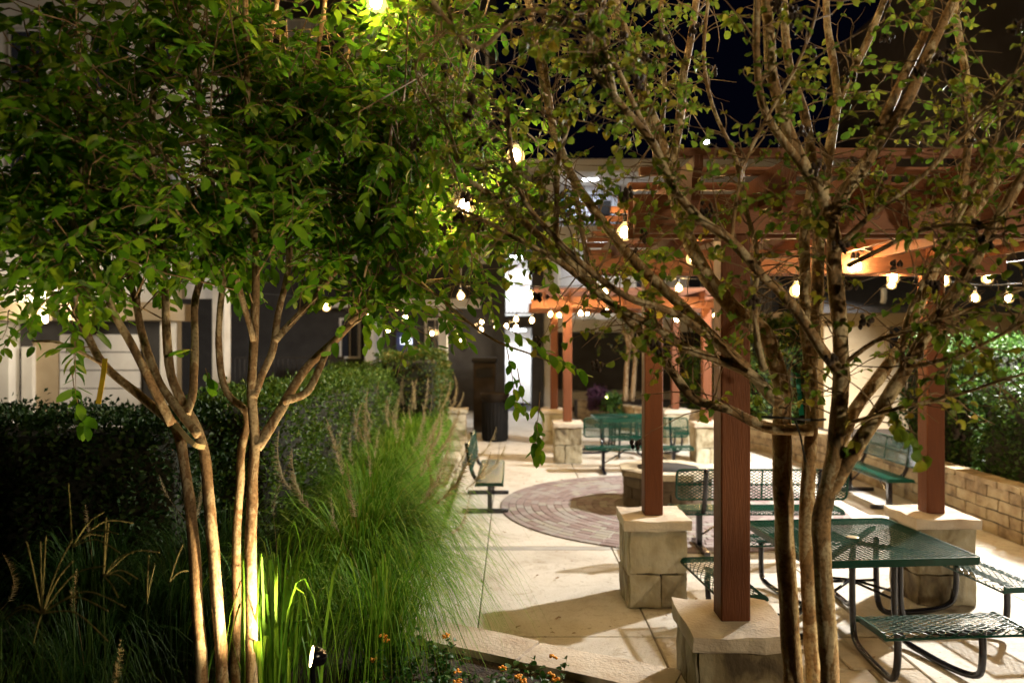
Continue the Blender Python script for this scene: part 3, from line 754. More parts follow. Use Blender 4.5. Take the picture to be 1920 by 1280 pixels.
lrect(398, 200, 420, gz(YL), .2, .4).build('pilaster', M['stucco'], lb)
lrect(-260, -120, 420, 470, 1.5, .3).build('upper_wall', M['siding'], lb)
lrect(300, 500, 330, gz(YL), .6, .3).build('pilaster', M['stucco'], lb)
lrect(322, 488, 400, 500, -.1, .9).build('balcony_slab', M['stucco'], lb)
railing(lb, (P(322,0,YL).x, YL-.05, 0), (P(400,0,YL).x, YL-.05, 0), P(0,488,YL).z, .6, .14)
for (x0,y0,x1,y1) in ((20,60,80,170), (170,60,240,170), (290,40,350,160), (20,260,90,400), (180,240,250,400), (290,250,350,380)):
    window(lb, x0, y0, x1, y1, YL+1.5, random.choice((M['curtain'],M['glass'])), M['whitepaint'], 2)
def sconce(label, loc, watts, col=(1,.84,.6)):
    r_ = thing('wall_lamp', label, 'lamp', loc)
    MB().box((0,.05,0), (.12,.04,.2)).build('back_plate', M['rail'], r_)
    MB().lathe([(.03,-.1), (.05,-.09), (.06,.07), (.03,.09)], n=12).build('shade', M['sconce'], r_, True)
    plight('lamp_light', r_, (0,-.14,0), watts, col, .06)
    return r_
sconce('added wall lamp brightening the left apartment house, hidden behind the leafy tree', (P(255,0,YL).x, YL-.8, P(0,470,YL).z+1.9), 60)  # added lamp, makes the left house walls bright
sconce('added wall lamp brightening the siding panels of the left house', (P(130,0,YL).x, YL-.9, P(0,590,YL).z-.1), 90)  # second added lamp for the left house walls
sconce('lit wall lamp on the rear block, left of the litter bin', (P(868,0,YB).x, YB-.5, P(0,640,YB).z), 8)
sconce('added wall lamp brightening the tall dark building, unseen beyond the right edge', (xL_ :=P(1788,0,20.5).x+6.5, 20.3, 6.0), 120)  # added out of view so the tall wall doesn't go black
# railing fence between the houses
fence = thing('railing_fence', 'black metal railing fence behind the hedge, between the two apartment buildings', 'fence')
railing(fence, (P(440,0,18).x, 18, 0), (P(640,0,18).x, 18.3, 0), .9, 1.0)
# ------------------------------------------------------------------ right side buildings
rb = thing('low_building', 'low tan building with a dark shingle roof behind the shrubs at the right', 'building')
YR = 15.6
aL = P(1545, 0, YR).x
MB().span((aL, YR, .4), (aL+11, YR+4, P(0,577,YR).z)).build('wall', M['tan'], rb)
rf = MB(); e = P(0,577,YR).z; t_ = P(0,498,YR+2.4).z
rf.v = [Vector((aL-.5, YR-.5, e)), Vector((aL+11.5, YR-.5, e)), Vector((aL+11.5, YR+2.4, t_)), Vector((aL-.5, YR+2.4, t_)),
        Vector((aL-.5, YR-.5, e-.12)), Vector((aL+11.5, YR-.5, e-.12)), Vector((aL+11.5, YR+2.4, t_-.12)), Vector((aL-.5, YR+2.4, t_-.12))]
rf.f = [(0,1,2,3), (7,6,5,4), (4,5,1,0), (5,6,2,1), (6,7,3,2), (7,4,0,3)]; rf.m = [0]*6; rf.build('roof', M['roof'], rb)
window(rb, 1668, 612, 1712, 668, YR, M['glass'], M['tan'], 2)
vp = MB(); q = P(1657, 560, YR-.3); vp.tube([q+Vector((0,.3,-.12)), q+Vector((0,.05,-.1)), q, q+Vector((0,0,.22))], .06, 8); vp.build('vent_pipe', M['whitepaint'], rb, True)
tw = thing('tall_building', 'tall dark brown building wall rising into the night sky at the upper right', 'building')
YT = 20.5; xL = P(1788, 0, YT).x
MB().span((xL, YT, 0), (xL+14, YT+8, 13)).build('wall', M['darkwall'], tw)
MB().span((xL-.16, YT-.12, 0), (xL-.01, YT+.05, 13)).build('corner_pipe', M['greywall'], tw)
# low wall of greyish flats seen between the pergola posts
bk = thing('grey_building', 'plain dark grey building side behind the far right corner of the plaza', 'building')
MB().span((P(1460,0,24).x, 24, 0), (P(1800,0,24).x, 24.6, P(0,455,24).z)).build('wall', M['greywall'], bk)
window(bk, 1490, 540, 1540, 590, 24, M['glass'], M['whitepaint'], 2)

# ------------------------------------------------------------------ litter bins
tb = P(928, 825, 17.5)
lbn = thing('litter_bin', 'black ribbed litter bin with a flared rim beyond the left bench', 'bin', (tb.x, 17.5, 0))
MB().lathe([(.27,0), (.29,.03), (.30,.9), (.27,.9), (.27,.86)], n=24).build('drum', M['bin'], lbn, True)
for k in range(24):
    a = 2*PI*k/24; MB().box((.302*math.cos(a), .302*math.sin(a), .48), (.012,.035,.86), a).build('slat', M['bin'], lbn)
MB().lathe([(.30,.9), (.345,1.1), (.33,1.1), (.285,.9)], n=24).build('flared_rim', M['brownbin'], lbn, True)
hb_ = P(909, 825, 19.2)
hbn = thing('hooded_bin', 'tall dark brown hooded bin standing behind the black litter bin', 'bin', (hb_.x, 19.2, 0))
link('body', with_mat(bevel_box((.56,.56,1.75), .02), M['brownbin']), hbn, (0,0,.875))
link('hood', with_mat(bevel_box((.64,.64,.12), .03), M['bin']), hbn, (0,0,1.81))
link('hatch', with_mat(bevel_box((.4,.03,.22), .008), M['bin']), hbn, (0,-.29,1.5))

# ------------------------------------------------------------------ lamps: pole floodlight and uplights
FL = Vector((8.0, 10.9, 5.15))
pole = thing('lamp_post', 'tall lamp post with a white floodlight head right of the plaza', 'lamp post', (FL.x+.35, FL.y, .5))
MB().tube([(0,0,0),(0,0,4.7)], [.07,.05], 12).build('pole', M['rail'], pole, True)
MB().tube([(0,0,4.66),(-.3,0,4.74)], .03, 8).build('arm', M['rail'], pole, True)
MB().box((-.38,0,4.76), (.34,.26,.07)).build('lamp_head', M['rail'], pole)
MB().box((-.38,0,4.715), (.26,.2,.02)).build('lens', M['flood'], pole)
plight('floodlight', pole, (-.38,0,4.66), KEY_W, (1,.95,.86), .16, 155, (-.62,-.22,-.75), .35)

pole2 = thing('lamp_post', 'unseen fill lamp post with a shaded head behind the viewer', 'lamp post', (5.2, -1.6, 0))  # unseen fill lamp, added for the front light on trunks and pedestal
MB().tube([(0,0,0),(0,0,3.6)], [.06,.045], 12).build('pole', M['rail'], pole2, True)
MB().lathe([(.05,3.6),(.2,3.62),(.16,3.72),(.03,3.76)], n=16).build('shade', M['rail'], pole2, True)
MB().lathe([(.03,3.59),(.11,3.595),(.11,3.605)], n=16).build('lens', M['flood'], pole2, True)
plight('lamp_light', pole2, (-.05,.05,3.55), 400, (1,.80,.50), .1, 72, (-3.1,5.8,-.75), .6)
def uplight(label, loc, aim, watts, spot=100, r=.047, col=(1,.74,.38), beam=None):
    root = thing('uplight', label, 'lamp', loc)
    a = Vector(aim).normalized(); q = a.to_track_quat('Z','Y').to_matrix().to_4x4()
    b = MB().lathe([(.02,-.06), (r*.7,-.05), (r*1.06,0), (r*.98,.008), (r*.98,-.004)], n=16)
    for i, v in enumerate(b.v): b.v[i] = q @ v
    b.build('housing', M['black'], root, True)
    b = MB().lathe([(r*.2,.002), (r*.95,.002), (r*.95,.006)], n=16)
    for i, v in enumerate(b.v): b.v[i] = q @ v
    b.build('lens', M['lens'], root)
    MB().tube([(0,0,-.05), (0,0,-loc[2]+SZ-.05)], .012, 6).build('stake', M['black'], root)
    plight('lamp_light', root, a*.03, watts, col, .03, spot, beam or a, .6)
    return root
uplight('lit uplight with a glowing oval lens in the grass, right of the four pale trunks', tuple(P(587,1230,3.42)), (-.90,-.32,.2), 60, 128, beam=(-.62,.10,.85))
uplight('lit uplight hidden in the grass below the left of the leafy tree', (-3.25,3.9,.75), (.35,-.1,1), 45, 70)
uplight('added uplight out of view at the foot of the right tree, behind its trunks', (1.95,3.15,.47), (-.3,.05,1), 24, 110)  # added out of view to light the right tree
uplight('small lit uplight under the far slim tree in the raised bed', tuple(P(1137,748,19.5)), (.35,.12,1), 16, 120)

# ------------------------------------------------------------------ string lights
core_me = raw_mesh('filament', *(lambda b: (b.v, b.f))(MB().lathe([(.006,-.03), (.024,-.043), (.031,-.07), (.024,-.096), (.006,-.106)], n=8)), M['bulb'], True)
bulb_me = raw_mesh('bulb', *(lambda b: (b.v, b.f))(MB().lathe([(.014,.0), (.028,-.02), (.05,-.046), (.057,-.078), (.048,-.108), (.018,-.124)], n=12)), M['bulbglass'], True)
sock_me = raw_mesh('socket', *(lambda b: (b.v, b.f))(MB().lathe([(.006,.05), (.017,.045), (.019,0), (.016,-.008)], n=10)), M['cable'], True)
def strand(label, pts, drop=.09, mat='cable', ext0=None, ext1=None):
    root = thing('string_lights', label, 'string lights', (0,0,0), 0, 'strings of warm bulbs over the plaza')
    W3 = [P(*p) for p in pts]
    anchors = [w_+Vector((0,0,.07+drop)) for w_ in W3]
    line = []
    if ext0 is not None: line.append(Vector(ext0))
    line += anchors
    if ext1 is not None: line.append(Vector(ext1))
    cab = []
    for i in range(len(line)-1):
        a, b = line[i], line[i+1]; L = (b-a).length
        for k in range(6): t = k/6; cab.append(a.lerp(b, t)-Vector((0,0,L*.035*4*t*(1-t))))
    cab.append(line[-1])
    MB().tube(cab, .0055, 5).build('cable', M[mat], root)
    for w_, a in zip(W3, anchors):
        if drop > .03: MB().tube([a, w_+Vector((0,0,.1))], .004, 4).build('drop_wire', M['cable'], root)
        s = link('socket', sock_me, root, tuple(w_+Vector((0,0,.06)))); s.rotation_euler = (rnd(-.12,.12), rnd(-.12,.12), rnd(0,3))
        link('bulb', bulb_me, s, (0,0,-.004)); link('filament', core_me, s, (0,0,-.004))
    return root
strand('nearest string of bulbs, on a pale cable from the top to the near pergola', [(640,-300,3.3), (707,-2,3.9), (965,287,4.6), (1172,432,5.1), (1303,480,5.5), (1493,541,5.9), (1599,498,6.3)], .12, 'cable', ext0=(-1.4,2.2,4.6), ext1=(3.2,6.6,3.1))  # first bulb is added above the frame to light the left crown
strand('added string of bulbs above the picture, lighting the tree crowns', [(850,-110,4.2), (1150,-330,3.6), (2000,-620,3.0), (2600,-420,3.2)], .08, ext0=(-3.5,6.5,4.6), ext1=(5.5,4.4,3.4))  # whole strand is added out of view to light the crowns from above
strand('string of bulbs crossing the middle, from the left hedge to the near pergola', [(868,383,4.15), (863,553,9.8), (995,552,9.9), (1133,546,10), (1272,538,10)], .05, ext1=(3.6,8.5,3.2))
strand('string of bulbs along the back beam of the near pergola', [(1608,497,6.75), (1677,518,7.0), (1770,524,7.1), (1853,519,7.6), (1960,500,8)], .07, ext0=(1.3,6.75,3.1))
strand('string of bulbs beyond the near pergola at the right', [(1672,531,9.0), (1760,546,8.8), (1828,556,8.6), (1890,556,8.4), (1990,545,8.2)], .07, ext0=(3.7,14.5,3.1))
strand('string of bulbs on the front of the far pergola', [(968,597,14.2), (998,599,14.1), (1033,588,14.0), (1088,586,14), (1138,582,14), (1268,597,14), (1308,598,14)], .05)
strand('string of bulbs on the back of the far pergola', [(950,610,17), (1048,590,17), (1101,586,17), (1158,580,17), (1340,590,17)], .05)
strand('string of bulbs over the hedge at the left', [(611,574,10), (687,585,11), (760,595,12), (768,622,13.5), (902,617,15), (968,612,16)], .05, ext0=(-4.5,8,3.2))
strand('farthest string of bulbs at the left, in front of the rear block', [(533,500,14), (688,612,17), (728,618,17.5), (810,624,18), (855,621,19), (903,603,18), (930,612,18.5)], .05)

# ------------------------------------------------------------------ leaves and trees
def leaf_variant(width, fold, curl, cup=0):
    """unit leaf along +y, normal +z: 11 verts, 12 tris"""
    ts = [0, .2, .52, .82, 1.0]; v = []
    bend = lambda t: (t*math.cos(curl*t*.5), -math.sin(curl*t)*t*.5)
    for t in ts: v.append((0, bend(t)[0], bend(t)[1]))
    hw = [0, .34*width, .5*width, .34*width]
    for s in (-1, 1):
        for i in (1, 2, 3):
            y, z = bend(ts[i]); v.append((s*hw[i], y-.01, z+fold*hw[i]+cup*hw[i]))
    tr = []
    for b, fl in ((5, 0), (8, 1)):
        q = [(0,1,b), (1,2,b+1), (1,b+1,b), (2,3,b+2), (2,b+2,b+1), (3,4,b+2)]
        tr += [t if not fl else t[::-1] for t in q]
    return np.array(v, dtype=np.float32), tr
LV = [leaf_variant(.52,.25,.3), leaf_variant(.48,.4,.7), leaf_variant(.56,.15,-.2), leaf_variant(.5,.5,1.0)]
RV = [leaf_variant(.82,.5,.9,.2), leaf_variant(.75,.9,1.5,.1), leaf_variant(.85,.25,.4), leaf_variant(.7,1.3,1.9), leaf_variant(.9,-.5,1.2)]
def basis(d, n):
    d = d.normalized(); x = d.cross(n); x = x.normalized() if x.length > 1e-5 else d.orthogonal().normalized()
    return x, d, x.cross(d)
BULBS = [(707,0),(965,287),(1172,432),(868,383),(1493,541),(1599,498),(863,553),(995,552),(1303,480),(1677,518),(1770,524)]
def emit_leaves(leaves, variants, mat, root, nobj=300, name='foliage'):
    """leaves: (pos, dir, normal, size). the nearest ones become leaf objects, the rest one mesh"""
    def key(l):
        px, py = pix(l[0]); vis = -60 < px < 1980 and -60 < py < 1340
        return (0 if vis else 1, l[0].y/max(l[3],1e-3))
    if nobj:      # bulbs hang in gaps of the foliage
        def clear(l):
            q = pix(l[0]+l[1]*l[3]*.5); return all((q[0]-a)**2+(q[1]-b)**2 > 25**2 for a, b in BULBS)
        leaves = [l for l in leaves if clear(l)]
    leaves = sorted(leaves, key=key) if nobj else leaves
    lm = []
    for v, tr in variants:
        me = raw_mesh('leaf', v, tr, mat, True); lm.append(me)
    for (p, d, n, s) in leaves[:nobj]:
        x, y, z = basis(d, n); k = random.randrange(len(variants))
        o = bpy.data.objects.new('leaf', lm[k]); COL.objects.link(o); o.parent = root
        o.matrix_basis = Matrix(((x.x*s,y.x*s,z.x*s,p.x-root.location.x), (x.y*s,y.y*s,z.y*s,p.y-root.location.y), (x.z*s,y.z*s,z.z*s,p.z-root.location.z), (0,0,0,1)))
    rest = leaves[nobj:]
    if not rest: return
    n = len(rest); VV = np.zeros((n, 11, 3), np.float32); kk = np.random.randint(0, len(variants), n)
    for i, (p, d, nn, s) in enumerate(rest):
        x, y, z = basis(d, nn); B = np.array(((x.x,x.y,x.z),(y.x,y.y,y.z),(z.x,z.y,z.z)), np.float32)*s
        VV[i] = variants[kk[i]][0] @ B + np.array(p, np.float32)
    T = np.array(variants[0][1], np.int32)[None]+(np.arange(n, dtype=np.int32)*11)[:,None,None]
    o = link(name, tri_mesh(name, VV.reshape(-1,3), T.reshape(-1,3), mat, True), root, tuple(-root.location)); o['kind'] = 'stuff'
    return o
def rdir(up=0.0):
    v = Vector((random.gauss(0,1), random.gauss(0,1), random.gauss(0,1)+up)); return v.normalized()
def make_twig(tw, leaves, base, d, L, nl, size, droop, pair=True, r0=.0035, lt0=.15, jit=.25):
    pts = [base]; cur = d.normalized(); p = base.copy(); seg = 5
    for k in range(seg):
        cur = (cur+Vector((rnd(-jit,jit), rnd(-jit,jit), rnd(-jit,jit)-droop))*.5).normalized(); p = p+cur*(L/seg); pts.append(p.copy())
    tw.tube(pts, [r0*(1-.75*k/seg) for k in range(seg+1)], 3, cap=False)
    for k in range(nl):
        t = lt0+(1-lt0)*(k+rnd(.2,.8))/nl; i = min(int(t*seg), seg-1); f = t*seg-i
        q = pts[i].lerp(pts[i+1], f); T = (pts[i+1]-pts[i]).normalized()
        side = T.cross(Vector((0,0,1))); side = side.normalized() if side.length > .05 else Vector((1,0,0))
        s = 1 if k % 2 else -1
        ld = (T*.55+side*s*.8+Vector((rnd(-.3,.3), rnd(-.3,.3), rnd(-.45,.15)))).normalized()
        nn = (Vector((0,0,1))+rdir()*.55).normalized()
        leaves.append((q, ld, nn, size*rnd(.7,1.2)))
    return pts
def limb(root, name, trace, d0, d1, r0, r1, mat, n=10, wob=.18, sub=4, dmid=None):
    k = len(trace); pts = []
    for i, (px, py) in enumerate(trace):
        t = i/(k-1); Y = d0+(d1-d0)*t if dmid is None else (d0*(1-t)**2+2*dmid*t*(1-t)+d1*t*t)
        pts.append(P(px, py, Y))
    line = smooth_line(pts, sub); m = len(line)
    rad = [(r0+(r1-r0)*(i/(m-1))**.85)/F*line[i].y for i in range(m)]
    line = [p+Vector((noise.noise(p*4), noise.noise(p*4+Vector((7,1,2))), noise.noise(p*4+Vector((3,9,2)))))*.006 for p in line]
    MB().tube(line, rad, n, wob=wob).build(name, mat, root, True, tuple(-root.location))
    return line, rad

# ---- right tree
rt = thing('crape_myrtle_tree', 'multi-stemmed tree with mottled bark and sparse curled leaves, before the near pergola', 'tree', (1.25,3.2,SZ))
base = 1650
RL = []
def RLm(name, tr, d0, d1, r0, r1, **k):
    l = limb(rt, name, tr, d0, d1, r0, r1, M['barkR'], **k); RL.append(l); return l
RLm('trunk', [(1500,base),(1492,1400),(1487,1280),(1480,1150),(1471,1000),(1468,900),(1466,800),(1468,745),(1456,690),(1434,626),(1384,585),(1340,535),(1316,500),(1287,440),(1272,390),(1256,330),(1235,257),(1213,203),(1197,144),(1178,81),(1153,10),(1140,-60)], 3.15, 3.75, 20, 10, n=14)
RLm('trunk', [(1530,base),(1528,1400),(1526,1280),(1520,1150),(1512,1000),(1516,880),(1522,780),(1520,700),(1510,620),(1506,508),(1513,410),(1524,330),(1512,230),(1480,120),(1470,0)], 3.25, 3.3, 17, 7, n=14)
RLm('trunk', [(1562,base),(1560,1400),(1556,1280),(1548,1150),(1540,1000),(1552,920),(1566,850),(1575,760),(1578,680),(1570,555),(1563,493),(1565,454),(1553,405),(1535,353),(1503,305),(1475,240),(1450,150),(1442,80),(1436,-20)], 3.1, 3.0, 19, 10, n=14)
RLm('branch', [(1516,700),(1528,600),(1532,508),(1538,420),(1548,340),(1560,250),(1570,190),(1600,130),(1630,70),(1665,-20)], 3.28, 3.5, 14, 6)
RLm('branch', [(1570,690),(1538,650),(1494,582),(1455,540),(1430,520),(1371,452),(1312,410),(1265,355),(1224,271),(1153,184),(1110,122),(1107,60),(1110,-20)], 3.03, 2.8, 11, 6)
RLm('branch', [(1560,412),(1585,360),(1610,325),(1650,265),(1700,190),(1735,110),(1775,30),(1800,-30)], 3.02, 3.1, 14, 8)
RLm('branch', [(1510,315),(1475,275),(1440,220),(1422,150),(1418,80),(1422,-20)], 3.03, 2.8, 8, 6)
RLm('branch', [(1570,190),(1562,120),(1552,50),(1548,-20)], 3.4, 3.5, 8, 6)
RLm('branch', [(1523,807),(1455,804),(1413,791),(1365,768),(1300,746),(1255,690),(1226,648),(1166,590),(1107,526),(1030,458),(959,396),(900,352),(845,316),(800,262)], 3.23, 3.5, 11, 5)
RLm('branch', [(1462,756),(1440,735),(1413,706),(1387,690),(1339,672),(1290,655),(1230,615),(1166,582),(1125,553),(1048,490),(974,450),(930,425),(884,403),(845,385)], 3.18, 3.2, 12, 3)
RLm('branch', [(1413,706),(1362,660),(1285,600),(1240,578),(1175,556),(1098,500),(1040,445),(985,380),(960,300),(950,200)], 3.2, 2.95, 9, 4)
RLm('branch', [(1400,692),(1345,640),(1270,565),(1196,494),(1161,458),(1110,390),(1072,327),(1042,250),(1020,160),(1000,60),(985,-20)], 3.2, 3.9, 12, 6)
RLm('branch', [(1558,920),(1600,850),(1640,785),(1690,705),(1740,622),(1790,550),(1850,450),(1900,360),(1950,280)], 3.07, 2.85, 15, 9)
RLm('branch', [(1572,835),(1600,775),(1623,739),(1665,685),(1697,635),(1722,575),(1750,505),(1776,455),(1800,380),(1812,300),(1818,200),(1795,60),(1790,-20)], 3.1, 3.6, 13, 6)
RLm('branch', [(1574,800),(1620,785),(1680,765),(1780,745),(1860,720),(1940,695)], 3.05, 2.6, 4.5, 2.5, n=7)
RLm('branch', [(1574,690),(1640,640),(1700,622),(1780,592),(1880,555),(1950,530)], 3.05, 2.7, 5, 2.5, n=7)
RLm('branch', [(1566,470),(1600,435),(1640,400),(1720,340),(1800,260),(1860,190),(1930,110)], 3.02, 2.7, 6, 3, n=8)
RLm('branch', [(1745,520),(1790,440),(1850,365),(1885,305),(1930,240)], 3.4, 3.6, 11, 8, n=8)
RLm('branch', [(1700,690),(1750,680),(1830,650),(1930,598)], 2.95, 2.6, 5, 3, n=7)
RLm('branch', [(1590,500),(1650,470),(1710,440),(1790,420),(1870,430),(1930,420)], 3.0, 2.7, 5, 2.5, n=7)
RLm('branch', [(1256,330),(1272,240),(1281,149),(1291,103),(1300,40),(1312,-30)], 3.65, 3.8, 9, 6, n=8)
RLm('branch', [(1240,250),(1245,160),(1242,80),(1240,-20)], 3.68, 3.8, 5, 4, n=7)
RLm('branch', [(1153,184),(1140,120),(1128,60),(1135,-20)], 2.85, 2.8, 6, 5, n=7)
RLm('branch', [(1224,271),(1190,200),(1130,80),(1060,40),(980,20),(900,90),(830,30),(800,-20)], 2.95, 2.8, 5, 4, n=7)
RLm('branch', [(1042,250),(1030,180),(1022,90),(1040,-10)], 3.75, 3.6, 6, 4, n=7)
RLm('branch', [(1072,327),(1100,480),(1125,560)], 3.75, 4.3, 6, 3, n=7)
RLm('branch', [(1640,270),(1690,150),(1735,60),(1745,-20)], 3.05, 3.2, 10, 7, n=8)
RLm('branch', [(1371,452),(1380,380),(1400,300),(1440,220),(1480,150),(1520,60),(1540,-20)], 2.95, 2.8, 4, 2.5, n=7)
RLm('branch', [(1410,620),(1412,560),(1420,480),(1400,400),(1380,300),(1335,200),(1320,100),(1330,-20)], 3.3, 3.5, 6, 3, n=7)
RLm('branch', [(1430,690),(1420,640),(1415,560),(1418,520)], 3.1, 2.9, 8, 4, n=7)
RLm('branch', [(1107,526),(1050,470),(1045,380),(1047,300),(1070,220)], 3.36, 3.2, 7, 4, n=7)
RLm('branch', [(870,336),(840,240),(800,180),(780,120),(830,60)], 3.5, 3.4, 4, 2, n=6)
RLm('branch', [(1690,705),(1700,600),(1760,480),(1840,330),(1870,250),(1870,180)], 3.0, 2.8, 5, 2.5, n=7)

tw = MB(); leaves = []; pods = []
samples = []
for line, rad in RL:
    m = len(line)
    for i in range(m):
        px, py = pix(line[i])
        if py < 800 and i > m*.22: samples.append((line[i], (line[min(i+1,m-1)]-line[max(i-1,0)]).normalized(), rad[i]))
random.shuffle(samples)
def dens(px, py):
    d = .75
    if px < 1260 and py < 420: d = 1.25
    if px < 900: d = 1.5 if py < 330 else .6
    if py > 430: d = .55
    if py > 430 and px > 1600: d = .85
    if 1330 < px < 1790 and py < 290: d = .5
    return d
cnt = 0
while cnt < 1150:
    p, T, r = random.choice(samples); px, py = pix(p)
    if random.random() > dens(px, py)/1.5: continue
    d = (T*.5+rdir(.15)).normalized(); L = rnd(.12,.42)
    e = p+d*L; ex, ey = pix(e)
    if ex < 760 or ey > 800: continue
    cnt += 1
    nl = random.choice((0,0,0,0,2,3,5,6,8)) if py < 480 else random.choice((0,0,0,0,0,2,4))
    pts = make_twig(tw, leaves, p, d, L, nl, .042, .12, r0=.0042, lt0=.35, jit=.6)
    if random.random() < .75:
        q = pts[random.randrange(2,5)]; make_twig(tw, leaves, q, rdir(.1), rnd(.06,.2), random.choice((0,0,2,3,4)), .045, .1, r0=.0025, lt0=.3, jit=.7)
    if random.random() < .055: pods.append(pts[-1])
# small sprays that stand out
for (px, py, Y, n) in ((1690,800,2.9,8), (1730,850,2.95,6), (1840,610,2.85,5), (1860,690,2.8,9), (1230,620,3.2,4), (1760,640,2.9,5), (1430,770,3.1,3)):
    p0 = P(px-25, py-55, Y)
    make_twig(tw, leaves, p0, Vector((.4,0,-.8)), .16, n, .058, .3, r0=.003)
for (px, py, Y, n, L) in ((1100,455,4.3,12,.4), (1120,500,4.35,12,.4), (1170,490,4.4,10,.35), (1060,440,4.2,10,.35), (1190,540,4.4,8,.3), (1140,520,4.2,10,.35)):
    make_twig(tw, leaves, P(px,py,Y), Vector((rnd(-.6,.8),rnd(-.4,.4),rnd(-.2,.3))), L, n, .095, .12, r0=.004)
tw.build('twigs', M['twig'], rt, True, tuple(-rt.location))['kind'] = 'stuff'
emit_leaves(leaves, RV, M['leafR'], rt)
for q in pods+[P(885,190,2.9), P(880,215,2.9), P(1700,670,2.95), P(1830,420,2.8), P(780,270,3.3), P(1320,395,2.9)]:
    b = MB()
    for k in range(9):
        o_ = q+rdir()*rnd(.008,.035); b.lathe([(.002,-.011),(.008,-.004),(.009,.004),(.003,.012)], o_, 5)
    b.build('seed_cluster', M['pod'], rt, True, tuple(-rt.location))

# ---- left tree
lt = thing('leafy_tree', 'leafy broad-crowned tree with four slim pale trunks lit from below at the left', 'tree', (-1.3,3.5,SZ))
LLm = []
def LL(name, tr, d0, d1, r0, r1, **k):
    l = limb(lt, name, tr, d0, d1, r0, r1, M['barkL'], **k); LLm.append(l); return l
LL('trunk', [(384,1560),(381,1400),(377,1280),(371,1150),(362,1000),(352,920),(341,850),(328,800),(300,772),(255,735),(195,684),(160,620),(140,570),(115,505),(60,430),(0,350),(-60,260)], 3.45, 3.9, 13, 5, n=12)
LL('trunk', [(426,1560),(420,1400),(416,1280),(409,1150),(398,1000),(390,920),(382,850),(366,800),(345,762),(320,702),(312,620),(308,540),(302,470),(290,400),(286,260),(288,140),(280,20)], 3.5, 3.7, 13, 5, n=12)
LL('trunk', [(440,1560),(441,1400),(441,1280),(443,1150),(443,1000),(450,900),(453,840),(462,775),(425,735),(411,665),(412,580),(420,490),(404,370),(375,220),(362,90),(350,-40)], 3.72, 3.6, 10, 4, n=12)
LL('trunk', [(474,1560),(473,1400),(471,1280),(470,1150),(470,1000),(473,900),(478,835),(472,740),(476,640),(480,560),(478,470),(468,300),(463,120),(460,-40)], 3.55, 3.6, 14, 5, n=12)
LL('branch', [(322,795),(285,725),(250,650),(215,590),(185,520),(140,420),(95,250),(60,90)], 3.5, 3.2, 9, 4)
LL('branch', [(372,815),(335,770),(300,720),(270,640),(252,560),(232,480),(205,380),(170,240),(150,100)], 3.5, 3.8, 9, 4)
LL('branch', [(350,775),(362,730),(365,640),(366,560),(380,510),(398,465),(412,395),(450,280),(500,120),(520,0)], 3.55, 4.1, 8, 4)
LL('branch', [(482,838),(515,785),(545,735),(580,685),(650,615),(700,545),(755,435),(800,350),(850,290)], 3.57, 4.3, 11, 4)
LL('branch', [(474,745),(490,705),(512,655),(522,590),(540,500),(545,380),(575,220),(600,80),(612,-30)], 3.57, 3.9, 8, 4)
LL('branch', [(532,752),(575,735),(600,690),(625,640),(672,598),(720,560),(790,530),(870,520)], 3.62, 4.2, 8, 3)
LL('branch', [(476,640),(450,545),(432,490),(400,425),(340,330),(250,210)], 3.56, 3.3, 6, 3)
LL('branch', [(515,640),(560,590),(600,545),(640,410),(690,305),(760,180),(790,60)], 3.65, 4.4, 7, 4)
LL('branch', [(600,545),(690,440),(790,350),(880,285),(950,240)], 3.75, 4.4, 6, 2.5)
LL('branch', [(655,605),(750,525),(850,465),(920,440),(985,425)], 3.85, 4.3, 5, 2)
LL('branch', [(690,305),(760,220),(840,150),(900,90)], 4.1, 4.5, 4.5, 2)
LL('branch', [(755,435),(830,400),(900,380),(970,350)], 4.15, 4.6, 4, 2)
LL('branch', [(640,410),(620,300),(640,180),(660,60)], 4.0, 4.2, 5, 3)
LL('branch', [(195,684),(130,650),(100,640),(60,640)], 3.6, 3.5, 3.5, 2, n=6)
LL('branch', [(160,620),(110,560),(40,520),(-40,480)], 3.6, 4.1, 4, 2, n=6)
LL('branch', [(790,530),(860,590),(930,640),(1000,665),(1060,690)], 4.1, 4.0, 3.5, 1.5, n=6)
for k in range(26):
    l, _ = random.choice(LLm[:13]); i = random.randrange(len(l)//3, len(l)*2//3); p0 = l[i]; x0, y0 = pix(p0)
    if y0 > 620: continue
    dx = (x0-430)*.25+rnd(-60,60); tr = [(x0,y0), (x0+dx*.3, y0-90), (x0+dx*.65, y0-230), (x0+dx, y0-rnd(330,480))]
    LL('branch', tr, p0.y, p0.y+rnd(-.5,.6), 3.2, 1.4, n=6, wob=.1)
tw = MB(); leaves = []
poly = [(-200,-250), (800,-250), (890,60), (930,220), (975,330), (1000,420), (985,500), (930,570), (860,600), (780,625), (690,635), (630,560), (560,500), (420,520), (300,500), (210,540), (150,580), (60,600), (-60,600), (-200,500)]
samples = []
for line, rad in LLm:
    m = len(line)
    for i in range(m):
        if pix(line[i])[1] < 640: samples.append((line[i], (line[min(i+1,m-1)]-line[max(i-1,0)]).normalized()))
cnt = 0; tries = 0
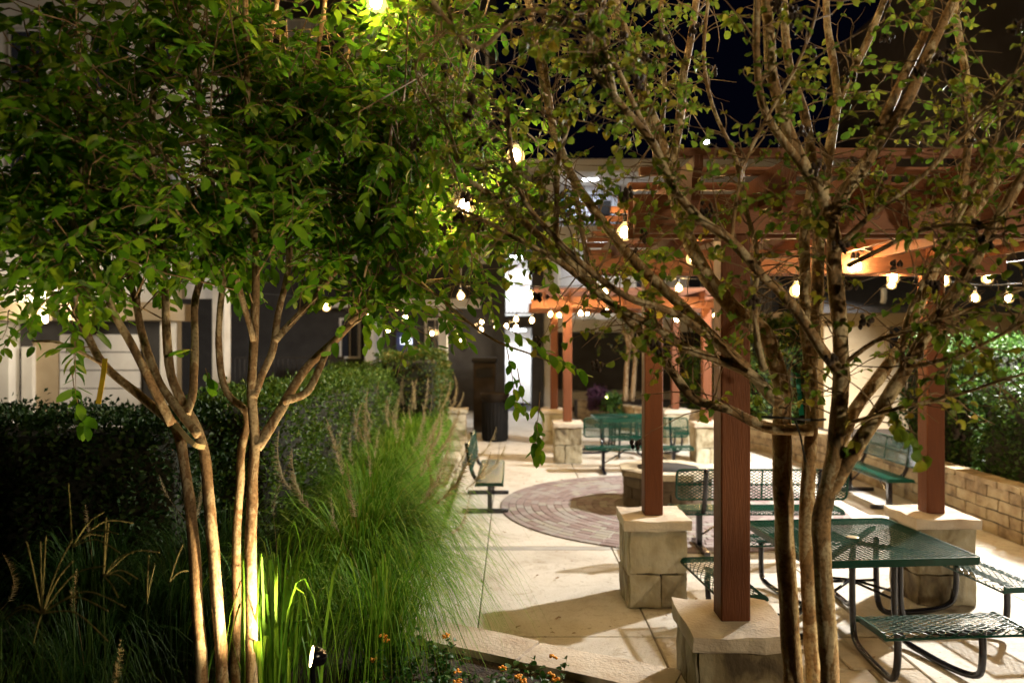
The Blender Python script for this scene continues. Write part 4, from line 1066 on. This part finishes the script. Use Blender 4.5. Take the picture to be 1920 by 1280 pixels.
while cnt < 2150 and tries < 120000:
    tries += 1
    p, T = random.choice(samples)
    off = rdir(.1)*abs(random.gauss(0,.42)); off.y *= 1.15
    q = p+off; px, py = pix(q)
    if not inpoly(px, py, poly) or q.y < 2.75: continue
    if noise.noise(q*2.3) < (-.08 if px > 220 else -.3): continue
    if py > 430 and random.random() < .5: continue
    if px > 450 and random.random() < .38: continue
    if 300 < px < 420 and 390 < py < 560 and random.random() < .7: continue
    if off.length > .08 and random.random() < .35: tw.tube([p, p.lerp(q,.5)+rdir()*.03, q], [.005,.004,.003], 3, cap=False)
    cnt += 1
    d = (off.normalized()*.6+rdir(-.1)*.8)
    make_twig(tw, leaves, q, d, rnd(.16,.36), random.randint(6,11), rnd(.058,.09), .25, lt0=.05)
# sprays: hanging shoots with large leaves
for (px, py, Y, dx, dz, L, n) in ((940,610,4.0,.9,-.45,.42,11), (1000,655,4.0,.95,-.3,.32,9), (950,650,4.0,.2,-.9,.35,8), (970,690,4.0,.1,-1,.25,6), (1012,735,4.1,-.05,-1,.36,9), (1005,790,4.1,.1,-1,.2,6),
                               (170,650,3.5,-.9,.05,.2,9), (140,640,3.5,.1,-1,.26,9), (135,700,3.5,.05,-1,.3,9), (365,655,3.6,-.7,.1,.1,4), (385,690,3.6,.2,-.8,.1,4)):
    make_twig(tw, leaves, P(px,py,Y), Vector((dx,rnd(-.2,.2),dz)), L, n, .088, .1, jit=.15)
tw.build('twigs', M['twig'], lt, True, tuple(-lt.location))['kind'] = 'stuff'
emit_leaves(leaves, LV, M['leafL'], lt)

# things tied to the trees
def band(name, label, pts, w, th, mat, up=Vector((0,1,0)), cat='ribbon'):
    b = MB().ribbon(smooth_line(pts, 4), w, th, up); o = b.build(name, M[mat]); return tag(o, label, cat)
band('plastic_ribbon', 'teal plastic ribbon hanging from a stem of the right tree', [P(1496,700,3.2), P(1497,715,3.17), P(1500,750,3.16), P(1503,778,3.17)], .02, .002, 'teal')
band('plastic_ribbon', 'yellow plastic tag strip hanging in the left tree', [P(197,672,3.5), P(194,700,3.48), P(189,730,3.48), P(184,757,3.48)], .024, .002, 'yellow')
band('tree_tie', 'tan webbing tie joining the two left pale trunks', [P(326,796,3.42), P(338,806,3.4), P(352,822,3.39), P(368,835,3.39), P(384,838,3.42)], .022, .004, 'tie', cat='tie')
tb_ = MB().tube(smooth_line([P(1428,781,3.12), P(1470,783,3.08), P(1520,787,3.1), P(1548,786,3.02)], 3), .005, 6).tube(smooth_line([P(1490,787,3.09), P(1500,815,3.12), P(1510,865,3.16)], 3), .004, 6)
tag(tb_.build('tree_strap', M['cable']), 'black strap tied around the stems of the right tree', 'strap')

# far slim tree, uplit
ft = thing('slim_tree', 'slim two-stemmed young tree lit from below in the far raised bed', 'tree', (P(1182,0,20).x, 20, .5))
fl_ = []
for tr in ([(1172,752),(1175,690),(1178,650),(1168,610)], [(1185,752),(1190,690),(1192,655),(1200,620)], [(1178,655),(1185,620),(1182,590)], [(1190,655),(1178,630),(1165,620)], [(1192,655),(1210,625),(1220,600)]):
    fl_.append(limb(ft, 'trunk' if len(tr) > 3 else 'branch', tr, 20, 20, 5, 3, M['barkL'], n=8)[0])
leaves = []; tw = MB()
for k in range(70):
    l = random.choice(fl_); q = l[random.randrange(len(l)//2, len(l))]+rdir(.2)*abs(random.gauss(0,.4))
    if pix(q)[1] > 668: continue
    make_twig(tw, leaves, q, rdir(), .3, 7, .1, .1)
tw.build('twigs', M['twig'], ft, True, tuple(-ft.location))['kind'] = 'stuff'
emit_leaves(leaves, LV, M['leafR'], ft, 0)

# ------------------------------------------------------------------ hedges and shrubs
def shrub_mass(name, label, cat, boxes, nleaf, size, mat, group=None, lumpy=.12):
    """boxes: (x0,y0,z0,x1,y1,z1); leaves fill an outer shell"""
    root = thing(name, label, cat, ((boxes[0][0]+boxes[0][3])/2, (boxes[0][1]+boxes[0][4])/2, boxes[0][2]), 0, group)
    core = MB(); L_ = []
    area = [2*((b[3]-b[0])*(b[5]-b[2])+(b[4]-b[1])*(b[5]-b[2]))+(b[3]-b[0])*(b[4]-b[1]) for b in boxes]
    for b, ar in zip(boxes, area):
        m = .13; nseg = 5
        # lumpy core
        import bmesh
        bm = bmesh.new(); bmesh.ops.create_cube(bm, size=1); bmesh.ops.subdivide_edges(bm, edges=bm.edges[:], cuts=6, use_grid_fill=True)
        c0 = Vector(((b[0]+b[3])/2, (b[1]+b[4])/2, (b[2]+b[5])/2)); dd = Vector((b[3]-b[0]-2*m, b[4]-b[1]-2*m, b[5]-b[2]-m))
        off = len(core.v)
        for v in bm.verts:
            p = Vector((v.co.x*dd.x, v.co.y*dd.y, v.co.z*dd.z))+c0; p.z -= m/2
            n_ = noise.noise(p*2.2); p += (p-c0).normalized()*n_*lumpy*.6; core.v.append(p)
        bm.verts.index_update()
        for f in bm.faces: core.f.append(tuple(off+v.index for v in f.verts)); core.m.append(0)
        bm.free()
        for k in range(int(nleaf*ar/sum(area))):
            # choose a face
            ax = b[3]-b[0]; ay = b[4]-b[1]; az = b[5]-b[2]
            wts = [ax*ay*1.3, ax*az, ax*az*.4, ay*az, ay*az]
            f = random.choices(range(5), wts)[0]; u, v_ = random.random(), random.random(); dep = abs(random.gauss(0,.05))-.03
            if f == 0: p = Vector((b[0]+u*ax, b[1]+v_*ay, b[5]-dep)); nn = Vector((0,0,1))
            elif f == 1: p = Vector((b[0]+u*ax, b[1]+dep, b[2]+v_*az)); nn = Vector((0,-1,0))
            elif f == 2: p = Vector((b[0]+u*ax, b[4]-dep, b[2]+v_*az)); nn = Vector((0,1,0))
            elif f == 3: p = Vector((b[3]-dep, b[1]+u*ay, b[2]+v_*az)); nn = Vector((1,0,0))
            else: p = Vector((b[0]+dep, b[1]+u*ay, b[2]+v_*az)); nn = Vector((-1,0,0))
            # round the edges
            ez = (p.z-b[2])/az
            if f in (1,2,3,4) and ez > .85: p -= nn*(ez-.85)*.7
            p += nn*noise.noise(p*2.2)*lumpy; p += nn*noise.noise(p*6)*lumpy*.35
            if f == 0 and random.random() < .1: p.z += abs(random.gauss(0,.05))
            L_.append((p, (nn*.5+rdir(.25)).normalized(), (nn*.5+rdir(.3)).normalized(), size*rnd(.7,1.3)))
    core.build('stems', M['hedgecore'], root, True, tuple(-root.location))
    n = len(L_); VV = np.zeros((n,4,3), np.float32)
    for i, (p, d, nn, s) in enumerate(L_):
        x, y, z = basis(d, nn); P0 = np.array(p); X = np.array(x)*s*.28; Y_ = np.array(y)*s; Z_ = np.array(z)*s*.12
        VV[i] = (P0, P0+Y_*.5+X+Z_, P0+Y_, P0+Y_*.5-X+Z_)
    T = np.array([(0,1,2),(0,2,3)], np.int32)[None]+(np.arange(n, dtype=np.int32)*4)[:,None,None]
    o = link('foliage', tri_mesh('foliage', VV.reshape(-1,3), T.reshape(-1,3), mat), root, tuple(-root.location)); o['kind'] = 'stuff'
    return root
shrub_mass('hedge', 'dark clipped hedge across the left, in front of the white siding', 'hedge', [(-6.8,5.6,SZ-.05,-2.45,6.6,1.74)], 24000, .05, M['hedge_shaded'])
shrub_mass('hedge', 'long green hedge running back behind the fountain grass', 'hedge', [(-3.1,6.4,SZ-.05,-2.0,13.2,1.78)], 26000, .05, M['hedge'])
shrub_mass('shrub', 'tall reddish green shrub ending the hedge before the hooded bin', 'shrub', [(-2.35,12.9,SZ-.05,-1.25,15.0,2.05)], 9000, .06, M['hedgeR'])
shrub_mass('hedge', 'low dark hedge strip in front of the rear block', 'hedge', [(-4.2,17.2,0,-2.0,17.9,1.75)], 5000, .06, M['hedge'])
shrub_mass('shrub', 'dark green shrub on the block wall behind the right pergola post', 'shrub', [(6.15,8.1,.5,7.7,10.2,1.85)], 10000, .06, M['laurel'], lumpy=.25)
shrub_mass('shrub', 'bright green shrub under the low tan building, right of the right pergola post', 'shrub', [(6.4,10.4,.5,8.8,12.6,2.25)], 13000, .07, M['laurel'], lumpy=.3)
shrub_mass('shrub', 'tall loose green shrub behind the stems of the right tree', 'shrub', [(5.3,16.4,.5,7.0,18.2,2.7)], 9000, .09, M['hedgeR'], lumpy=.35)
shrub_mass('shrub', 'rounded green shrub between the far pergola and the right pergola post', 'shrub', [(4.6,18.6,.5,6.2,20.2,2.0)], 6000, .08, M['hedge'], lumpy=.3)
shrub_mass('shrub', 'small purple flowering shrub in the far raised bed', 'shrub', [(P(1105,0,20.6).x,20.2,.45,P(1140,0,20.6).x,20.9,.92)], 1600, .09, M['purple'], lumpy=.15)
shrub_mass('shrub', 'low green plant beside the small far uplight', 'shrub', [(P(1142,0,19.2).x,19.3,.45,P(1166,0,19.2).x,19.8,.85)], 700, .1, M['laurel'], lumpy=.15)

# ------------------------------------------------------------------ fountain grass
plume_me = []
for k in range(4):
    b_v = []; b_t = []; Lp = .22
    for j in range(150):
        t = random.random(); c = Vector((0, .10*t*t*(1+k*.3), Lp*t)); a = rnd(0, 2*PI); w_ = .026*math.sin(PI*min(1,t*.9+.1))**.6+.004
        d = Vector((math.cos(a), math.sin(a), 1.0)).normalized(); e = c+d*w_*rnd(.8,1.6); s = d.orthogonal().normalized()*.0013
        i = len(b_v); b_v += [c+s, c-s, e]; b_t.append((i,i+1,i+2))
    plume_me.append(tri_mesh('plume', [tuple(v) for v in b_v], b_t, M['plume']))
def grass_clump(name, label, loc, n, hgt, spread, width, mat, plumes=0, group=None, bias=(0,0), tall=1.0, plume_scale=1.0):
    root = thing(name, label, 'grass', loc, 0, group); V = []; T = []
    for k in range(n):
        a = rnd(0, 2*PI); rr = abs(random.gauss(0,.11)); b = Vector((math.cos(a)*rr, math.sin(a)*rr, 0))
        a2 = a+rnd(-.7,.7); out = spread*rnd(.25,1.1); h_ = hgt*rnd(.55,1.08)
        d = Vector((math.cos(a2)*out+bias[0]*rnd(.2,1), math.sin(a2)*out+bias[1]*rnd(.2,1), 0)); seg = 6; i0 = len(V)
        side = Vector((-d.y, d.x, 0)); side = (side.normalized() if side.length > 1e-4 else Vector((1,0,0)))
        side = (side+Vector((rnd(-.5,.5), rnd(-.5,.5), 0))).normalized()
        drp = rnd(.2,1.12); width_ = width*rnd(.5,1.3)
        for s in range(seg+1):
            t = s/seg; p = b+d*(t**1.15)+Vector((0,0,h_*1.35*(2.1*t-(1.4+1.05*drp)*t**2.1)))
            w_ = width_*(1-t**2.5)*.5+.0004
            V.append(p+side*w_); V.append(p-side*w_)
        for s in range(seg):
            i = i0+2*s; T += [(i,i+1,i+3), (i,i+3,i+2)]
    o = link('blades', tri_mesh('blades', [tuple(v) for v in V], T, mat), root); o['kind'] = 'stuff'
    st = MB()
    for k in range(plumes):
        a = rnd(0,2*PI); d = Vector((math.cos(a)*spread*rnd(.3,.95)+bias[0]*1.2, math.sin(a)*spread*rnd(.3,.9)+bias[1], 0)); h_ = hgt*rnd(.85,1.12)
        pts = [Vector((0,0,0))+d*(t**1.6)+Vector((0,0,h_*(1.25*t-.3*t*t))) for t in (0,.25,.5,.75,1)]
        st.tube(pts, [.002,.002,.0016,.0014,.001], 3, cap=False)
        td = (pts[-1]-pts[-2]).normalized(); q = td.to_track_quat('Z','Y')
        o = link('plume', random.choice(plume_me), root, tuple(pts[-1])); sc = rnd(.75,1.25)*plume_scale; o.scale = (sc,sc,sc)
        az = math.atan2(d.y, d.x)
        o.rotation_euler = (q.to_matrix() @ Matrix.Rotation(rnd(-.5,.5), 3, 'Z')).to_euler()
    if plumes: st.build('stalks', M['plume'], root)
    return root
gi = 0
where = ['nearest the bottom', 'behind the nearest clump', 'in the middle of the row', 'beside the left bench', 'behind the left bench', 'toward the stone pier', 'next to the stone pier']
row = [(-1.12,5.6), (-1.2,6.5), (-1.4,7.5), (-1.45,8.7), (-1.5,10.1), (-1.5,11.7), (-1.55,13.3)]
for i, (x, y) in enumerate(row):
    grass_clump('fountain_grass', 'green fountain grass with tan plumes over the left planter wall, '+where[i], (x,y,SZ), 1600, .88, 1.0 if y < 8 else .62, .007, M['grass'], 9, 'fountain grass along the left planter wall', bias=(.22 if y < 8 else .02,-.05), plume_scale=1.55)
row2 = [(-2.0,4.7), (-2.1,5.4), (-2.75,5.0), (-1.45,4.75), (-.78,4.55)]
wh2 = ['behind the pale trunks', 'against the dark hedge', 'left of the pale trunks', 'right of the pale trunks', 'in the corner between the uplight and the cap stones']
for i, (x, y) in enumerate(row2):
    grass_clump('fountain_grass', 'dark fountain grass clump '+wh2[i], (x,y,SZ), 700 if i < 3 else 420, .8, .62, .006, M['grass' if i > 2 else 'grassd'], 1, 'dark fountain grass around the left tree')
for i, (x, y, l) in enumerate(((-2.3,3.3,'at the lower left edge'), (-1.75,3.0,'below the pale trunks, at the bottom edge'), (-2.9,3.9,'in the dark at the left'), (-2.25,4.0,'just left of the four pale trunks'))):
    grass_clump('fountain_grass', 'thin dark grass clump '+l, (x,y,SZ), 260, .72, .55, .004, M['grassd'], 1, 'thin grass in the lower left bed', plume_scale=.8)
grass_clump('strap_leaf_plant', 'bright green arching strap leaves lit by the uplight behind the pale trunks', (-1.20,3.82,SZ+.02), 46, 1.12, .34, .017, M['strap'], bias=(.05,.0))
# finger grass seed heads
def finger_grass(label, x, y, py_top, Y, rays):
    b0_ = P(x, y, Y); root = thing('finger_grass', label, 'grass', (b0_.x, Y, SZ), 0, 'finger grass stalks at the lower left')
    top = P(x, py_top, Y)-Vector(root.location)
    MB().tube([Vector((rnd(-.03,.03),0,0)), top*.5+Vector((.01,0,0)), top], [.0035,.003,.002], 4).build('stalk', M['grassd'], root)
    for (dx, dy) in rays:
        e = P(x+dx, py_top+dy, Y+rnd(-.1,.1))-Vector(root.location); mid = (top+e)/2+Vector((0,0,.04*abs(dx)/90))
        MB().tube(smooth_line([top, mid, e], 7), [.0022+.0011*(k%2) for k in range(15)], 5).build('seed_ray', M['seed'], root)
    return root
finger_grass('finger grass head with long drooping rays at the lower left', 78, 1290, 1150, 2.75, [(-28,-135),(-2,-135),(8,-145),(58,-140),(60,-100),(120,-90),(158,-12),(125,-5),(-50,-10),(-68,10),(-15,55),(125,52)])
finger_grass('taller finger grass head left of the pale trunks', 136, 1290, 1025, 2.95, [(-8,-120),(48,-60),(60,-66),(115,-45),(85,-25),(88,10),(60,-20)])
finger_grass('finger grass head just below the taller one', 194, 1290, 1080, 2.9, [(10,-100),(55,-45),(105,-45),(65,5),(50,15),(28,40),(5,-110)])
finger_grass('single upright finger grass spike before the pale trunks', 275, 1290, 1130, 2.95, [(15,-75),(4,-90)])
finger_grass('second upright finger grass spike before the pale trunks', 318, 1290, 1090, 3.0, [(25,-70),(36,-20)])

# ------------------------------------------------------------------ lantana
def lantana(label, loc, n, h_, flowers):
    root = thing('lantana', label, 'flowering plant', loc, 0, 'lantana in the front bed'); L_ = []; tw_ = MB()
    for k in range(n):
        d = Vector((random.gauss(0,.5), random.gauss(0,.4), rnd(.5,1.1)))
        make_twig(tw_, L_, Vector((rnd(-.05,.05), rnd(-.05,.05), 0)), d, h_*rnd(.6,1.1), 9, .042, .05, r0=.003)
    tw_.build('stems', M['twig'], root)
    n_ = len(L_); L2 = [(p+Vector(loc), d, nn, s) for p, d, nn, s in L_]
    emit_leaves(L2, RV[:3], M['lantana'], root, 0)
    for (px, py) in flowers:
        q = P(px, py, loc[1]-.05)-Vector(loc); b = MB()
        for j in range(11): b.lathe([(.002,-.006),(.009,.0),(.007,.005),(.001,.007)], q+Vector((rnd(-.018,.018), rnd(-.018,.018), rnd(-.006,.008))), 5)
        b.build('flower_head', M['flower'], root, True)
    return root
lantana('lantana with orange flowers under the fountain grass at the bottom', (P(735,0,4.35).x,4.35,SZ), 16, .34, [(718,1193), (722,1200), (836,1192)])
lantana('lantana with yellow flowers in the middle of the front bed', (P(830,0,4.3).x,4.3,SZ), 18, .3, [(857,1258), (700,1236)])
lantana('lantana with yellow flowers before the wide cap stones', (P(925,0,4.1).x,4.1,SZ), 14, .3, [(942,1252), (972,1268), (980,1277)])
lantana('rightmost lantana, small, with orange flowers against the cap stones', (P(1015,0,4.05).x,4.05,SZ), 12, .26, [(1038,1230), (1034,1265), (1042,1272)])
lantana('dark leafy lantana without flowers at the bottom edge', (P(790,0,3.9).x,3.9,SZ), 14, .28, [(857,1278)])
chips = MB()
for k in range(900):
    x = rnd(-2.2,1.2); y = rnd(3.0,4.6)
    if y > 4.6-.48*max(0,x+.2): continue
    chips.box((x,y,SZ+rnd(0,.012)), (rnd(.02,.06), rnd(.006,.016), rnd(.003,.008)), rnd(0,PI))
tag(chips.build('mulch_chips', M['soil']), 'brown mulch chips strewn over the front bed', 'mulch', kind='stuff')
dl = MB()
for k in range(16):
    q = P(rnd(660,840), rnd(1235,1278), 3.9); q.z = SZ+.015; dl.ribbon([q, q+Vector((rnd(-.04,.04), rnd(-.03,.03), .012)), q+Vector((rnd(-.07,.07), rnd(-.05,.05), .004))], .014, .001)
tag(dl.build('fallen_leaves', M['plume']), 'dry tan leaves lying on the mulch below the lantana', 'leaves', kind='stuff')
lf = MB()
for k in range(120):
    x = rnd(-.6,5.6); y = rnd(4.4,13)
    if abs(x-4.5) < 1.2 and random.random() < .5: x = rnd(.9,4)
    p = Vector((x,y,.014)); lf.ribbon([p, p+Vector((rnd(-.02,.02), rnd(-.02,.02), .008)), p+Vector((rnd(-.04,.04), rnd(-.04,.04), .002))], rnd(.012,.022), .001)
tag(lf.build('fallen_leaves', M['twig']), 'dry brown leaves scattered over the concrete plaza', 'leaves', kind='stuff')
# distant lights above the roofs
bl = thing('distant_mast', 'distant light mast with a red beacon above the rear roofs', 'mast', (P(1282,0,60).x, 60, 0))
MB().tube([(0,0,0), (0,0,P(0,212,60).z)], .12, 6).build('mast', M['greywall'], bl)
MB().lathe([(.05,-.12),(.16,0),(.05,.14)], (0,0,P(0,208,60).z), 8).build('beacon', M['redlamp'], bl)
for i, (px, py) in enumerate(((1325,266), (1683,268))):
    r_ = thing('distant_lamp', ['distant white street lamp above the pergola roof', 'distant dim lamp at the right, above the pergola roof'][i], 'lamp', (P(px,0,45).x, 45, 0))
    MB().tube([(0,0,0), (0,0,P(0,py,45).z-.1)], .08, 6).build('pole', M['greywall'], r_)
    MB().lathe([(.1,-.12),(.13,0),(.1,.08)], (0,0,P(0,py,45).z), 8).build('lamp_head', M['tube'], r_)
